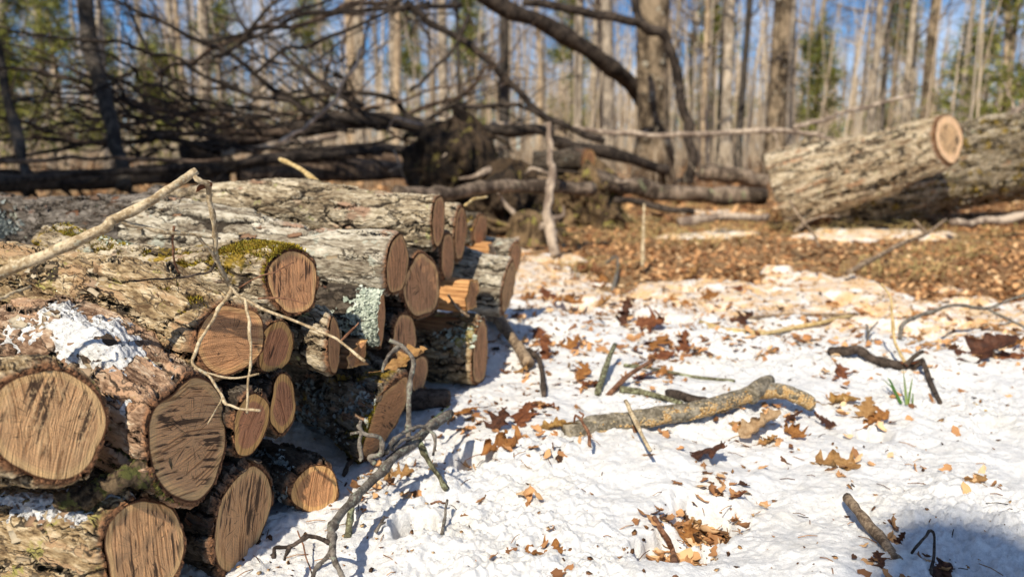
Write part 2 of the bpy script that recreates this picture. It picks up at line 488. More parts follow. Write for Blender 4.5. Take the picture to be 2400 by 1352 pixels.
# ------------------------------------------------------------------ world, sun
AZ = (-0.39, -0.921)
EL = math.radians(45)
sun_dir = nrm([AZ[0] * math.cos(EL), AZ[1] * math.cos(EL), math.sin(EL)])
w = bpy.data.worlds.new('World'); SC.world = w; w.use_nodes = True
nt = w.node_tree
bg = nt.nodes['Background']
sky = nt.nodes.new('ShaderNodeTexSky'); sky.sky_type = 'NISHITA'; sky.sun_disc = False
sky.sun_elevation = EL; sky.sun_rotation = math.atan2(AZ[0], AZ[1]) % (2 * PI)
sky.air_density = 1.0; sky.dust_density = 0.2; sky.ozone_density = 3.0; sky.altitude = 300
tc = nt.nodes.new('ShaderNodeTexCoord')
sp = nt.nodes.new('ShaderNodeSeparateXYZ'); nt.links.new(tc.outputs['Generated'], sp.inputs[0])
ma = nt.nodes.new('ShaderNodeMath'); ma.operation = 'MULTIPLY_ADD'; ma.inputs[1].default_value = 1.5; ma.inputs[2].default_value = 0.045
nt.links.new(sp.outputs[2], ma.inputs[0])
cb = nt.nodes.new('ShaderNodeCombineXYZ')
nt.links.new(sp.outputs[0], cb.inputs[0]); nt.links.new(sp.outputs[1], cb.inputs[1]); nt.links.new(ma.outputs[0], cb.inputs[2])
nm = nt.nodes.new('ShaderNodeVectorMath'); nm.operation = 'NORMALIZE'; nt.links.new(cb.outputs[0], nm.inputs[0])
nt.links.new(nm.outputs[0], sky.inputs[0])
# thin clouds low in the sky
cn = nt.nodes.new('ShaderNodeTexNoise'); cn.inputs['Scale'].default_value = 5.0; cn.inputs['Detail'].default_value = 5
mp = nt.nodes.new('ShaderNodeMapping'); mp.inputs['Scale'].default_value = (1, 1, 3.0); mp.inputs['Location'].default_value = (0.35, 0, 0)
nt.links.new(tc.outputs['Generated'], mp.inputs[0]); nt.links.new(mp.outputs[0], cn.inputs['Vector'])
cr = nt.nodes.new('ShaderNodeMapRange'); cr.inputs[1].default_value = 0.47; cr.inputs[2].default_value = 0.74; cr.inputs[4].default_value = 0.75
nt.links.new(cn.outputs[0], cr.inputs[0])
hs = nt.nodes.new('ShaderNodeHueSaturation'); hs.inputs['Saturation'].default_value = 1.25; hs.inputs['Value'].default_value = 1.0
nt.links.new(sky.outputs[0], hs.inputs['Color'])
mx = nt.nodes.new('ShaderNodeMix'); mx.data_type = 'RGBA'
nt.links.new(cr.outputs[0], mx.inputs[0]); nt.links.new(hs.outputs[0], mx.inputs[6]); mx.inputs[7].default_value = (8.0, 8.3, 9.0, 1)
nt.links.new(mx.outputs[2], bg.inputs[0])
bg.inputs[1].default_value = 0.098

sd = bpy.data.lights.new('sun', 'SUN'); sd.energy = 4.8; sd.angle = math.radians(0.53); sd.color = (1.0, 0.90, 0.74)
so = bpy.data.objects.new('sun', sd); COL.objects.link(so)
so.rotation_euler = Vector(sun_dir).to_track_quat('Z', 'Y').to_euler()
so.location = (-3, -5, 6)
SC.view_settings.view_transform = 'Standard'; SC.view_settings.look = 'None'
SC.view_settings.exposure = 0.38; SC.view_settings.gamma = 1.0
SC.cycles.use_denoising = True
SC.cycles.max_bounces = 8; SC.cycles.diffuse_bounces = 4; SC.cycles.transparent_max_bounces = 8

# ------------------------------------------------------------------ ground and snow
GZ = -0.055
HOLES = [(1648, 1200, 0.050), (1600, 1272, 0.040), (1556, 1285, 0.036), (1110, 1070, 0.035), (970, 1230, 0.03), (2040, 1010, 0.03), (1690, 720, 0.06), (1550, 750, 0.07), (1450, 760, 0.05), (1350, 720, 0.07), (1300, 780, 0.05), (2150, 770, 0.1), (2300, 830, 0.05)]
HOLES = [(*G(a, b)[:2], r) for a, b, r in HOLES]
PATCH = [(1620, 548, 0.34, 0.12), (1720, 540, 0.25, 0.1), (1960, 548, 0.45, 0.22), (2130, 545, 0.45, 0.2), (2040, 535, 0.6, 0.3), (1375, 500, 0.5, 0.3), (1650, 492, 0.45, 0.25), (1730, 505, 0.3, 0.2), (1900, 640, 0.16, 0.09), (1825, 625, 0.10, 0.06), (1290, 600, 0.25, 0.15)]
PATCH = [(*G(a, b)[:2], sx, sy) for a, b, sx, sy in PATCH]


def ground_z(x, y):
    x = np.asarray(x, float); y = np.asarray(y, float)
    far = sstep(8, 40, np.hypot(x, y))
    return GZ + 0.02 * fbm(x * 1.3, y * 1.3, None, 3, 11) + 0.012 * fbm(x * 9, y * 9, None, 3, 12) * (1 - far) + far * 0.25 * fbm(x * 0.06, y * 0.06, None, 2, 13) + sstep(2.6, 4.2, y) * 0.03


def snow_cover(x, y):
    """signed thickness over GZ before the small relief"""
    yb = 4.25 - 0.62 * np.clip(x, -1.5, 4.0)
    edge = (yb - y) * 0.07 + 0.075 * fbm(x * 2.3, y * 2.3, None, 3, 21) + 0.05 * fbm(x * 7, y * 7, None, 3, 22)
    s = np.clip(edge, -0.09, 0.058)
    hn = 1 + vnoise(x * 55, y * 55, None, 77) + 0.6 * vnoise(x * 140, y * 140, None, 78)
    for (hx, hy, r) in HOLES:
        q = ((x - hx) ** 2 + (y - hy) ** 2 * 0.8) / (r * r)
        s = s - 0.125 * np.exp(-q * q * (0.6 + 0.5 * hn))
    for (hx, hy, sx, sy) in PATCH:
        b = 0.15 * np.exp(-(((x - hx) / sx) ** 2 + ((y - hy) / sy) ** 2)) - 0.06 + 0.015 * fbm(x * 5, y * 5, None, 2, 24)
        s = np.maximum(s, np.minimum(b, 0.05))
    return s


def snow_z(x, y):
    x = np.asarray(x, float); y = np.asarray(y, float)
    s = snow_cover(x, y)
    thin = sstep(-0.01, 0.05, s)
    r1 = fbm(x * 4.5, y * 4.5, None, 3, 31)
    r2 = fbm(x * 17, y * 17, None, 4, 33, 0.55)
    lump = np.clip(fbm(x * 38, y * 38, None, 3, 35, 0.6), -0.1, 1)
    rough_zone = sstep(-0.1, 0.45, fbm(x * 3.1, y * 3.1, None, 2, 39)) * 0.75 + 0.25
    gr = fbm(x * 150, y * 150, None, 2, 37)
    return GZ + s + thin * (0.024 * r1 + 0.010 * r2 + rough_zone * (0.010 * lump + 0.0045 * np.clip(fbm(x * 75, y * 75, None, 2, 41), -0.3, 1) + 0.0062 * gr))


def sz(x, y):
    return float(max(snow_z(np.array([x]), np.array([y]))[0], ground_z(np.array([x]), np.array([y]))[0]))


def S(px, py, up=0.0):
    """pixel -> point on the snow/ground surface"""
    h = 0.0
    for _ in range(5):
        p = G(px, py, h); h = sz(p[0], p[1])
    p = G(px, py, h)
    return np.array([p[0], p[1], h + up])


def fan_grid(y0, y1, rows, half, cols, zfun, pad=0.35):
    ys = np.exp(np.linspace(math.log(y0), math.log(y1), rows))
    us = np.linspace(-half, half, cols)
    Y = np.repeat(ys[:, None], cols, 1); X = us[None, :] * (ys[:, None] + pad)
    Z = zfun(X.ravel(), Y.ravel())
    V = np.stack([X.ravel(), Y.ravel(), Z], 1)
    i = np.arange(rows - 1)[:, None] * cols; j = np.arange(cols - 1)[None, :]
    F = np.stack([i + j, i + j + 1, i + cols + j + 1, i + cols + j], -1).reshape(-1, 4)
    return V, F


# snow material
m = MT('snow_grain')
po = m.n('ShaderNodeNewGeometry').outputs['Position']
g1 = m.noise(po, 480.0, 3, 0.8)
g2 = m.noise(po, 75.0, 4, 0.6)
g3 = m.noise(po, 6.5, 4, 0.6)
px_ = m.sepx(po, 0); py_ = m.sepx(po, 1)
base = m.mix(m.mr(m.math('ADD', m.math('MULTIPLY', g2, 0.5), m.math('MULTIPLY', g1, 0.5)), 0.36, 0.60), (0.64, 0.65, 0.655), (0.88, 0.875, 0.86))
# sawdust blown over the snow in the clearing by the big log
n4 = m.noise(m.mapping(po, (1.0, 2.2, 1)), 2.4, 5, 0.62)
n5 = m.noise(m.mapping(po, (1.0, 2.0, 1)), 9.0, 5, 0.7)
zone = m.mr(m.math('ADD', py_, m.math('MULTIPLY', px_, 0.42)), 2.15, 3.3)
d1 = m.mr(m.math('ADD', m.math('MULTIPLY', n4, 0.8), m.math('ADD', m.math('MULTIPLY', n5, 0.35), m.math('MULTIPLY', zone, 0.55))), 0.76, 1.04)
d1 = m.math('MULTIPLY', d1, m.mr(m.math('ADD', py_, m.math('MULTIPLY', px_, 0.42)), 1.75, 2.5))
n6 = m.noise(po, 130.0, 4, 0.75)
d1 = m.math('MULTIPLY', d1, m.mr(m.math('ADD', m.math('MULTIPLY', n6, 0.5), m.math('MULTIPLY', n5, 0.7)), 0.50, 0.66))
base = m.mix(m.math('MULTIPLY', d1, 0.92), base, m.mix(m.mr(n6, 0.35, 0.65), (0.50, 0.26, 0.08), (0.86, 0.58, 0.27)))
# faint dirty, yellowish melt and specks
base = m.mix(m.math('MULTIPLY', m.mr(g3, 0.48, 0.72), 0.30), base, (0.72, 0.66, 0.52))
sp1 = m.voro(po, 95.0, 'F1')
spk = m.math('MULTIPLY', m.mr(sp1, 0.17, 0.10), m.mr(m.noise(po, 9.0, 3), 0.50, 0.62))
base = m.mix(m.math('MULTIPLY', spk, 0.75), base, (0.16, 0.10, 0.05))
hh = m.math('ADD', m.math('MULTIPLY', g1, 0.55), m.math('MULTIPLY', g2, 0.8))
M_SNOW = m.done(base, 0.55, bump=hh, bdist=0.008, bstr=0.75, spec=0.35)
m.bsdf.inputs['Subsurface Weight'].default_value = 0.0

V, F = fan_grid(0.30, 11.0, 1080, 0.95, 900, snow_z)
tag(mesh_obj('snow', V, F, M_SNOW), kind='structure')

m = MT('forest_floor')
po = m.n('ShaderNodeNewGeometry').outputs['Position']
n1 = m.noise(po, 38.0, 6, 0.7); n2 = m.noise(po, 2.2, 4, 0.6); n3 = m.noise(po, 0.22, 3)
c = m.ramp(m.math('ADD', m.math('MULTIPLY', n1, 0.8), m.math('MULTIPLY', n2, 0.25)), [(0.3, (0.055, 0.028, 0.013)), (0.5, (0.19, 0.095, 0.04)), (0.72, (0.36, 0.20, 0.09))])
c = m.mix(m.mr(n3, 0.42, 0.6, 0.0, 0.7), c, (0.33, 0.23, 0.12))
M_FLOOR = m.done(c, 0.95, bump=n1, bdist=0.02, bstr=0.8)
V, F = fan_grid(0.2, 9.0, 260, 1.25, 300, ground_z, 1.0)
# one sheet: near fan carried on to the horizon and round behind the camera
def ground_far(x, y):
    return ground_z(x, y)
ang = np.linspace(0, 2 * PI, 240, endpoint=False)
rad = np.concatenate([[0.0001], np.exp(np.linspace(math.log(0.25), math.log(420), 260))])
A, Rr = np.meshgrid(ang, rad)
X = (Rr * np.sin(A)).ravel(); Y = (Rr * np.cos(A)).ravel() + 0.5
Z = ground_z(X, Y)
nA = len(ang); nR = len(rad)
i = np.arange(nR - 1)[:, None] * nA; j = np.arange(nA)[None, :]
F = np.stack([i + j, i + nA + j, i + nA + (j + 1) % nA, i + (j + 1) % nA], -1).reshape(-1, 4)
tag(mesh_obj('ground', np.stack([X, Y, Z], 1), F, M_FLOOR), kind='structure')

# ------------------------------------------------------------------ firewood
def pile_depth(px, py):
    k = (px - 1200) / FPX
    a = FWD[1] + (676 - py) / FPX * UPV[1]
    return 0.7315 / (0.37 * a - k)


def outline(th, seed, irr=1.0):
    r = 1 + irr * (0.035 * np.cos(2 * th + seed) + 0.022 * np.cos(3 * th + 2.1 * seed) + 0.014 * np.cos(5 * th + 3.7 * seed))
    return r + irr * 0.02 * vnoise(np.cos(th) * 2.2 + seed * 3, np.sin(th) * 2.2, None, 5)


class Log:
    pass


def make_log(px, py, rv, rh, tilt, dd, yaw, pitch, L, bark, cut, label, name='firewood_log', taper=1.0, streak=90, seed=None, irr=1.5,
             res=0.0026, category='log', group='firewood logs in the stack', facecut=True, rimw=0.06, depth=None, axis=None, name_face='cut_face'):
    d = depth if depth else pile_depth(px, py) + dd
    p0 = D(px, py, d)
    R = rv / FPX * d
    v = nrm(CAM - p0)
    right = nrm(np.cross(-v, np.array([0, 0, 1.0])))
    upi = np.cross(right, -v)
    ti = math.radians(tilt)
    wv = right * math.cos(ti) - upi * math.sin(ti)
    ph = math.acos(min(1, rh / rv))
    n = nrm(v * math.cos(ph) + wv * math.sin(ph))
    if axis is None:
        ya = math.radians(yaw); pa = math.radians(pitch)
        a = np.array([-math.cos(ya) * math.cos(pa), math.sin(ya) * math.cos(pa), math.sin(pa)])
    else:
        a = nrm(np.asarray(axis))
    seed = seed if seed is not None else random.uniform(0, 50)
    # face basis
    e1 = nrm(np.cross(np.array([0, 0, 1.0]), n)); e2 = np.cross(n, e1)
    f1 = nrm(e1 - a * (e1 @ a)); f2 = nrm(np.cross(-a, f1))
    # local frame: z along the log
    M = np.stack([f1, f2, np.cross(f1, f2)], 1)
    if M[:, 2] @ a < 0:
        pass
    e1l, e2l, al, nl = M.T @ e1, M.T @ e2, M.T @ a, M.T @ n
    f1l, f2l = M.T @ f1, M.T @ f2
    nA = max(28, int(2 * PI * R / res)); nL = max(20, int(L / (res * 1.5)))
    th = np.linspace(0, 2 * PI, nA, endpoint=False)
    ro = R * outline(th, seed, irr)

    kr = np.random.default_rng(int(seed * 100))
    kn = [(kr.uniform(0.15, 0.9), kr.uniform(1.0, 3.6), kr.uniform(0.08, 0.20), kr.uniform(0.28, 0.5)) for _ in range(3)]

    def knot(t, tt):
        o = 0.0
        for kt, ka, kh, kw in kn:
            da = np.abs((tt - ka + PI) % (2 * PI) - PI)
            o = o + kh * np.exp(-((t - kt) * L / (R * kw)) ** 2 - (da / kw) ** 2)
        return o

    def ring(t, s=1.0):
        w_ = sstep(0.0, 0.35, t)
        o = np.cos(th)[:, None] * e1l + np.sin(th)[:, None] * e2l
        q = np.cos(th)[:, None] * f1l + np.sin(th)[:, None] * f2l
        tp = 1 + (taper - 1) * t
        bend = (0.018 * math.sin(t * 5 + seed) - 0.018 * math.sin(seed)) * min(1.0, L / 0.5)
        g = ro * tp * s * (1 + 0.055 * vnoise(np.cos(th) * 1.5 + seed, np.sin(th) * 1.5, np.full(nA, t * L * 9), 8) + knot(t, th))
        return (o * (1 - w_) + q * w_) * g[:, None] + al * (t * L) + f2l * bend * w_
    rings = []; rim = []
    if facecut:
        for s in (1 - rimw * 1.5, 1 - rimw, 1 - rimw * 0.5):
            rings.append(ring(0.0, s) + nl * 0.0008); rim.append(1.0)
    ts = np.linspace(0, 1, nL)
    for k, t in enumerate(ts):
        rings.append(ring(t)); rim.append(1.0 if k == 0 else (0.75 if k == 1 else 0.0))
    rings.append(ring(1.0, 0.6) + al * 0.004); rim.append(0.5)
    rings.append(ring(1.0, 0.02) + al * 0.006); rim.append(0.5)
    nR = len(rings)
    Vv = np.concatenate(rings)
    i = np.arange(nR - 1)[:, None] * nA; j = np.arange(nA)[None, :]
    Ff = np.stack([i + j, i + (j + 1) % nA, i + nA + (j + 1) % nA, i + nA + j], -1).reshape(-1, 4)
    root = empty(name, p0, label, category, group)
    root.matrix_world = Matrix(((*M[0], p0[0]), (*M[1], p0[1]), (*M[2], p0[2]), (0, 0, 0, 1)))
    # winding check
    c = Vv[Ff[nA * 8]].mean(0); fn = np.cross(Vv[Ff[nA * 8][1]] - Vv[Ff[nA * 8][0]], Vv[Ff[nA * 8][2]] - Vv[Ff[nA * 8][0]])
    tt = ts[min(8, nL - 1)]
    if fn @ (c - al * (tt * L)) < 0:
        Ff = Ff[:, ::-1].copy()
    mesh_obj('bark', Vv, Ff, BK[bark] if isinstance(bark, str) else bark, root, attrs={'rim': np.repeat(np.array(rim), nA)})
    if facecut:
        nC = 96; thc = np.linspace(0, 2 * PI, nC, endpoint=False)
        roc = R * outline(thc, seed, irr) * (1 + 0.055 * vnoise(np.cos(thc) * 1.5 + seed, np.sin(thc) * 1.5, np.zeros(nC), 8) + knot(0.0, thc)) * (1 - rimw * 1.05)
        cv = []; cuv = []; crr = []
        sa = math.radians(streak)
        for k in range(15):
            f = k / 14.0
            x_ = roc * f * np.cos(thc); y_ = roc * f * np.sin(thc)
            bump = 0.0009 * vnoise(x_ * 70 + seed, y_ * 70, None, 9) + 0.0006
            cv.append(x_[:, None] * e1l + y_[:, None] * e2l + nl * bump[:, None])
            cuv.append(np.stack([x_ * math.cos(sa) + y_ * math.sin(sa), -x_ * math.sin(sa) + y_ * math.cos(sa)], 1)); crr.append(np.full(nC, f))
        cv = np.concatenate(cv)
        i = np.arange(14)[:, None] * nC; j = np.arange(nC)[None, :]
        cf = np.stack([i + j, i + nC + j, i + nC + (j + 1) % nC, i + (j + 1) % nC], -1).reshape(-1, 4)
        q = cv[cf[5 * nC]]
        if np.cross(q[1] - q[0], q[2] - q[0]) @ nl < 0: cf = cf[:, ::-1].copy()
        mesh_obj(name_face, cv, cf, CUT[cut], root, uv=np.concatenate(cuv), attrs={'rr': np.concatenate(crr)})
    g = Log(); g.root = root; g.M = M; g.p0 = p0; g.R = R; g.L = L; g.a = a; g.n = n; g.rings = rings; g.nA = nA; g.nL = nL; g.k0 = 3 if facecut else 0; g.al = al
    return g


def log_pt(g, tdeg, t):
    """local surface point and outward normal"""
    k = g.k0 + int(np.clip(t * (g.nL - 1), 0, g.nL - 1)); j = int((tdeg % 360) / 360 * g.nA) % g.nA
    p = g.rings[k][j]; c = g.al * ((k - g.k0) / (g.nL - 1) * g.L)
    o = p - c; o = o - g.al * (o @ g.al)
    return p, nrm(o)


def scatter(g, name, mat, spots, blade, n_per, size, flat=False, inset=0.002, label=None):
    """small tufts or flakes over patches (theta, t, dtheta, dt) of a log's bark"""
    mb = MB()
    for (t0, u0, dt_, du) in spots:
        for _ in range(n_per):
            a1, a2 = RNG.normal(0, 0.5, 2)
            p, o = log_pt(g, t0 + a1 * dt_, min(0.99, max(0.005, u0 + a2 * du)))
            s = size * RNG.uniform(0.5, 1.3)
            if flat:
                k = 6; a0 = RNG.uniform(0, 6)
                t1 = nrm(np.cross(o, RNG.normal(0, 1, 3))); t2 = np.cross(o, t1)
                an = np.linspace(0, 2 * PI, k, endpoint=False) + a0
                rr = s * RNG.uniform(0.5, 1.2, k)
                c = p + o * (blade * RNG.uniform(0.2, 1.0))
                vv = [c - o * blade * 0.5] + [c + t1 * rr[q] * math.cos(an[q]) + t2 * rr[q] * math.sin(an[q]) + o * RNG.uniform(-0.3, 1.0) * blade for q in range(k)]
                ff = [[0, 1 + q, 1 + (q + 1) % k] for q in range(k)]
            else:
                d_ = nrm(o + RNG.normal(0, 0.55, 3)); w_ = nrm(np.cross(d_, RNG.normal(0, 1, 3))) * s * 0.16
                b = p - o * inset
                vv = [b - w_, b + w_, b + d_ * s * 0.6 + w_ * 0.8, b + d_ * s]
                ff = [[0, 1, 2], [0, 2, 3]]
            mb.add(vv, ff, None, RNG.uniform(0, 1))
    o = mb.build(name, mat, g.root, smooth=False)
    o['kind'] = 'stuff'
    if label: o['label'] = label
    return o


LG = {}
#            px    py   rv  rh  tilt  dd    yaw pit   L    bark    cut
LG[1] = make_log(122, 992, 137, 124, 5, 0.04, 24, -2, 0.42, 'tan', 'sandy', 'largest log of the stack, nearly round sawdusted cut end at the left photo edge', streak=62, seed=2.0, irr=1.5)
LG[2] = make_log(447, 1026, 151, 90, 4, 0.0, 30, 8, 0.40, 'pink', 'stained', 'thick log with a tall oval end streaked black, second from the left edge', streak=-14, seed=5.2)
LG[3] = make_log(342, 1290, 122, 92, 18, 0.0, 20, 2, 0.42, 'tan', 'stained', 'bottom log in the front corner whose cut end runs off the lower photo edge', streak=84, seed=9.0)
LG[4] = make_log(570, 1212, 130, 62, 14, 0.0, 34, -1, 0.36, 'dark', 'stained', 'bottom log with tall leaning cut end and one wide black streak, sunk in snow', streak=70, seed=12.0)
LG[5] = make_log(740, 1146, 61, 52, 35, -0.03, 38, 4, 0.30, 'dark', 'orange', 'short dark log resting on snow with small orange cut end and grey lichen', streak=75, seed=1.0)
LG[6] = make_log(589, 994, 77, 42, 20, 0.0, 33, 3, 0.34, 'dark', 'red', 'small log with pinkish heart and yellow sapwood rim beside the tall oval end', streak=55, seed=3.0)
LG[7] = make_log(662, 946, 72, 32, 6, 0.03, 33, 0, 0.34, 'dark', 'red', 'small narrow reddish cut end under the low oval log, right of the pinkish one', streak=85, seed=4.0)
LG[8] = make_log(541, 795, 89, 78, 10, 0.03, 26, 7, 0.48, 'tan', 'ringed', 'long tan log with fine rings on its brown end, crossed by a twig shadow', taper=1.12, streak=-8, seed=6.0)
LG[9] = make_log(647, 814, 67, 40, 14, 0.06, 30, 2, 0.34, 'dark', 'red', 'small leaning oval cut end wedged right of the long tan log', streak=60, seed=7.0)
LG[10] = make_log(688, 663, 82, 63, 5, 0.06, 22, 3, 0.50, 'palemoss', 'brown', 'mossy log with thick dark bark rim and vertical splits in its brown end', taper=1.05, streak=86, seed=8.0, rimw=0.10)
LG[11] = make_log(932, 620, 72, 28, 7, 0.05, 17, 1.8, 0.60, 'grey', 'brown', 'log with big cracked pale grey bark plates and a slim oval end', taper=1.02, streak=80, seed=10.0)
LG[12] = make_log(1028, 517, 64, 15, 3, 0.12, 15, -0.5, 0.72, 'pale', 'brown', 'topmost pale log of the stack with a very slim cut end', taper=0.72, streak=86, seed=11.0)
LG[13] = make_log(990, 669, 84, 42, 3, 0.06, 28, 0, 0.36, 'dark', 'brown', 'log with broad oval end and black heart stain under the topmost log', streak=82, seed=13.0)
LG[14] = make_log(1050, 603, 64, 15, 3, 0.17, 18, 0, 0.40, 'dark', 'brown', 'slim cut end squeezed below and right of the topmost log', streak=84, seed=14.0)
LG[15] = make_log(1080, 546, 65, 15, 5, 0.30, 16, 0, 0.46, 'pale', 'brown', 'second slim cut end of the top row behind the topmost log', streak=84, seed=15.0)
LG[16] = make_log(1126, 540, 37, 17, 8, 0.5, 20, 1, 0.42, 'mossy', 'brown', 'thin log at the top of the far end with a small pale oval end', streak=60, seed=16.0)
LG[17] = make_log(1208, 604, 36, 14, 3, 0.35, 16, 0, 0.40, 'grey', 'brown', 'farthest small log of the stack with smooth pale bark near the snow', streak=84, seed=17.0)
LG[18] = make_log(1193, 672, 64, 13, 10, 0.1, 20, 1, 0.42, 'grey', 'sandy', 'grey log at the far corner with a hard shadow across its bark', streak=84, seed=18.0)
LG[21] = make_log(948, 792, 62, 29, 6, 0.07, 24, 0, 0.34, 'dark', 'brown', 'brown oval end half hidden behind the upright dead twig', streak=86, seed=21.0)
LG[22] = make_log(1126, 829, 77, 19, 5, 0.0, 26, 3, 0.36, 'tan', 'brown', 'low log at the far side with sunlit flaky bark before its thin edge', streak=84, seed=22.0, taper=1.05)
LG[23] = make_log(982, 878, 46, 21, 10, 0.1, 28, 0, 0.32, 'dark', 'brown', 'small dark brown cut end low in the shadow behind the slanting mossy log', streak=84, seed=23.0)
LG[24] = make_log(906, 975, 104, 32, 27, 0.0, 42, 2, 0.34, 'mossy', 'ringed', 'low mossy log cut on a long slant beside the dead twig', streak=-30, seed=24.0)
LG[27] = make_log(560, 520, 66, 20, 0, 0.6, 10, 1, 0.95, 'ridge', 'brown', 'long dark ridged log lying across the back of the stack', seed=27.0, facecut=False, name='long_log', taper=1.2, category='log', depth=1.85)

for k, g in LG.items():
    q = g.p0 + g.a * g.L
    print('log', k, 'z0 %.3f R %.3f d0 %.2f tail px (%d,%d) d %.2f z %.2f' % (g.p0[2], g.R, proj(g.p0)[2], *proj(q), q[2]))

LG[26] = make_log(893, 748, 72, 9, 4, 0.03, 26, 2, 0.30, 'dark', 'brown', 'dark split quarter log with a bright pale lichen patch by its thin edge', name='split_log', seed=26.0, streak=86)
LG[25] = make_log(783, 811, 75, 14, 2, 0.02, 40, 1, 0.26, 'pale', 'ringed', 'thin lens shaped split slab standing on edge in the middle of the stack', name='split_log', seed=25.0, streak=86)


def make_wedge(px, py, poly, yaw, pitch, L, mat, label, dd=0.0, nseg=24, sub=5, endmat='orange', roll=0.0):
    """split piece: polygon (metres, away/up) swept along the log direction"""
    d = pile_depth(px, py) + dd
    p0 = D(px, py, d)
    ya = math.radians(yaw); pa = math.radians(pitch)
    a = np.array([-math.cos(ya) * math.cos(pa), math.sin(ya) * math.cos(pa), math.sin(pa)])
    f1 = nrm(np.cross(np.array([0, 0, 1.0]), -a)); f2 = np.cross(-a, f1)
    M = np.stack([f1, f2, np.cross(f1, f2)], 1); al = M.T @ a
    pts = []
    n = len(poly)
    for k in range(n):
        A_ = np.array(poly[k]); B_ = np.array(poly[(k + 1) % n])
        for q in range(sub): pts.append(A_ + (B_ - A_) * q / sub)
    pts = np.array(pts); nA = len(pts)
    rings = []
    for k in range(nseg):
        t = k / (nseg - 1)
        nz = 0.004 * np.stack([vnoise(pts[:, 0] * 60 + px, pts[:, 1] * 60, np.full(nA, t * 2.2), 3), vnoise(pts[:, 0] * 60, pts[:, 1] * 60 + px, np.full(nA, t * 2.2), 4)], 1)
        q = pts + nz
        jag = 0.010 * vnoise(pts[:, 0] * 120, pts[:, 1] * 120, None, 6) * (t == 0)
        rings.append(np.stack([q[:, 0], q[:, 1], np.zeros(nA)], 1) + al * (t * L) + np.outer(jag, al))
    Vv = np.concatenate(rings)
    i = np.arange(nseg - 1)[:, None] * nA; j = np.arange(nA)[None, :]
    Ff = np.stack([i + j, i + (j + 1) % nA, i + nA + (j + 1) % nA, i + nA + j], -1).reshape(-1, 4)
    root = empty('split_log', p0, label, 'log', 'firewood logs in the stack')
    root.matrix_world = Matrix(((*M[0], p0[0]), (*M[1], p0[1]), (*M[2], p0[2]), (0, 0, 0, 1)))
    mesh_obj('split_face', Vv, Ff, mat, root, smooth=False)
    c = rings[0].mean(0)
    cv = [c]; uv = [(0, 0)]; rr = [0.0]
    for f in (0.5, 0.97):
        for p in rings[0]:
            q = c + (p - c) * f; cv.append(q); uv.append((q[1], q[0])); rr.append(0.9 * f)
    cf = [(0, 1 + k, 1 + (k + 1) % nA) for k in range(nA)] + [(1 + k, 1 + nA + k, 1 + nA + (k + 1) % nA, 1 + (k + 1) % nA) for k in range(nA)]
    cv = np.array(cv) - al * 0.0015
    mesh_obj('cut_face', cv, cf, CUT[endmat], root, uv=np.array(uv), attrs={'rr': np.array(rr)})
    return root


make_wedge(1108, 688, [(-0.045, -0.035), (0.03, -0.04), (0.04, 0.028), (-0.03, 0.034)], 18, 0, 0.3, M_SPLIT, 'squared bright orange split piece between two round ends near the far corner', dd=0.03)
make_wedge(822, 836, [(-0.02, -0.018), (0.04, -0.024), (0.035, 0.022), (0.0, 0.012)], 28, -2, 0.28, M_SPLITD, 'jagged dark orange split piece poking out beneath the thin lens shaped slab', dd=0.035)
make_wedge(1152, 592, [(-0.03, -0.03), (0.03, -0.03), (0.02, 0.03), (-0.025, 0.025)], 20, 0, 0.3, M_SPLIT, 'pale split piece under the thin log at the far end', dd=0.42, endmat='fresh')
make_wedge(1100, 768, [(-0.03, -0.02), (0.03, -0.03), (0.03, 0.02), (-0.02, 0.02)], 24, 0, 0.28, M_SPLITD, 'dark splintered piece lying on top of the low flaky log', dd=0.06)

# moss, lichen on particular logs
scatter(LG[10], 'moss', M_MOSS, [(115, 0.30, 40, 0.35), (125, 0.60, 50, 0.30), (125, 0.86, 60, 0.18), (100, 0.10, 24, 0.14)], 0, 6000, 0.0075)
scatter(LG[10], 'lichen', M_LICH, [(75, 0.75, 30, 0.2), (60, 0.5, 20, 0.2)], 0.003, 140, 0.006, flat=True)
scatter(LG[8], 'moss', M_MOSS, [(110, 0.16, 30, 0.09), (150, 0.95, 40, 0.12)], 0, 2000, 0.0055)
scatter(LG[2], 'moss', M_MOSSG, [(205, 0.12, 26, 0.10), (215, 0.22, 22, 0.15)], 0, 2200, 0.006)
scatter(LG[24], 'moss', M_MOSS, [(165, 0.05, 22, 0.07), (190, 0.04, 18, 0.05)], 0, 1800, 0.0055)
scatter(LG[24], 'lichen', M_LICHG, [(170, 0.3, 30, 0.2), (205, 0.45, 30, 0.3), (150, 0.1, 20, 0.1)], 0.004, 90, 0.006, flat=True)
scatter(LG[26], 'lichen', M_LICH, [(150, 0.06, 52, 0.10), (190, 0.10, 26, 0.12), (205, 0.04, 20, 0.07)], 0.004, 420, 0.0055, flat=True)
scatter(LG[5], 'lichen', M_LICHG, [(160, 0.12, 32, 0.10), (140, 0.3, 30, 0.2)], 0.004, 160, 0.0055, flat=True)
scatter(LG[27], 'lichen', M_LICHG, [(150, 0.72, 22, 0.1), (170, 0.62, 15, 0.05)], 0.008, 200, 0.007, flat=True)
scatter(LG[22], 'lichen', M_LICH, [(120, 0.12, 40, 0.12)], 0.003, 90, 0.006, flat=True)


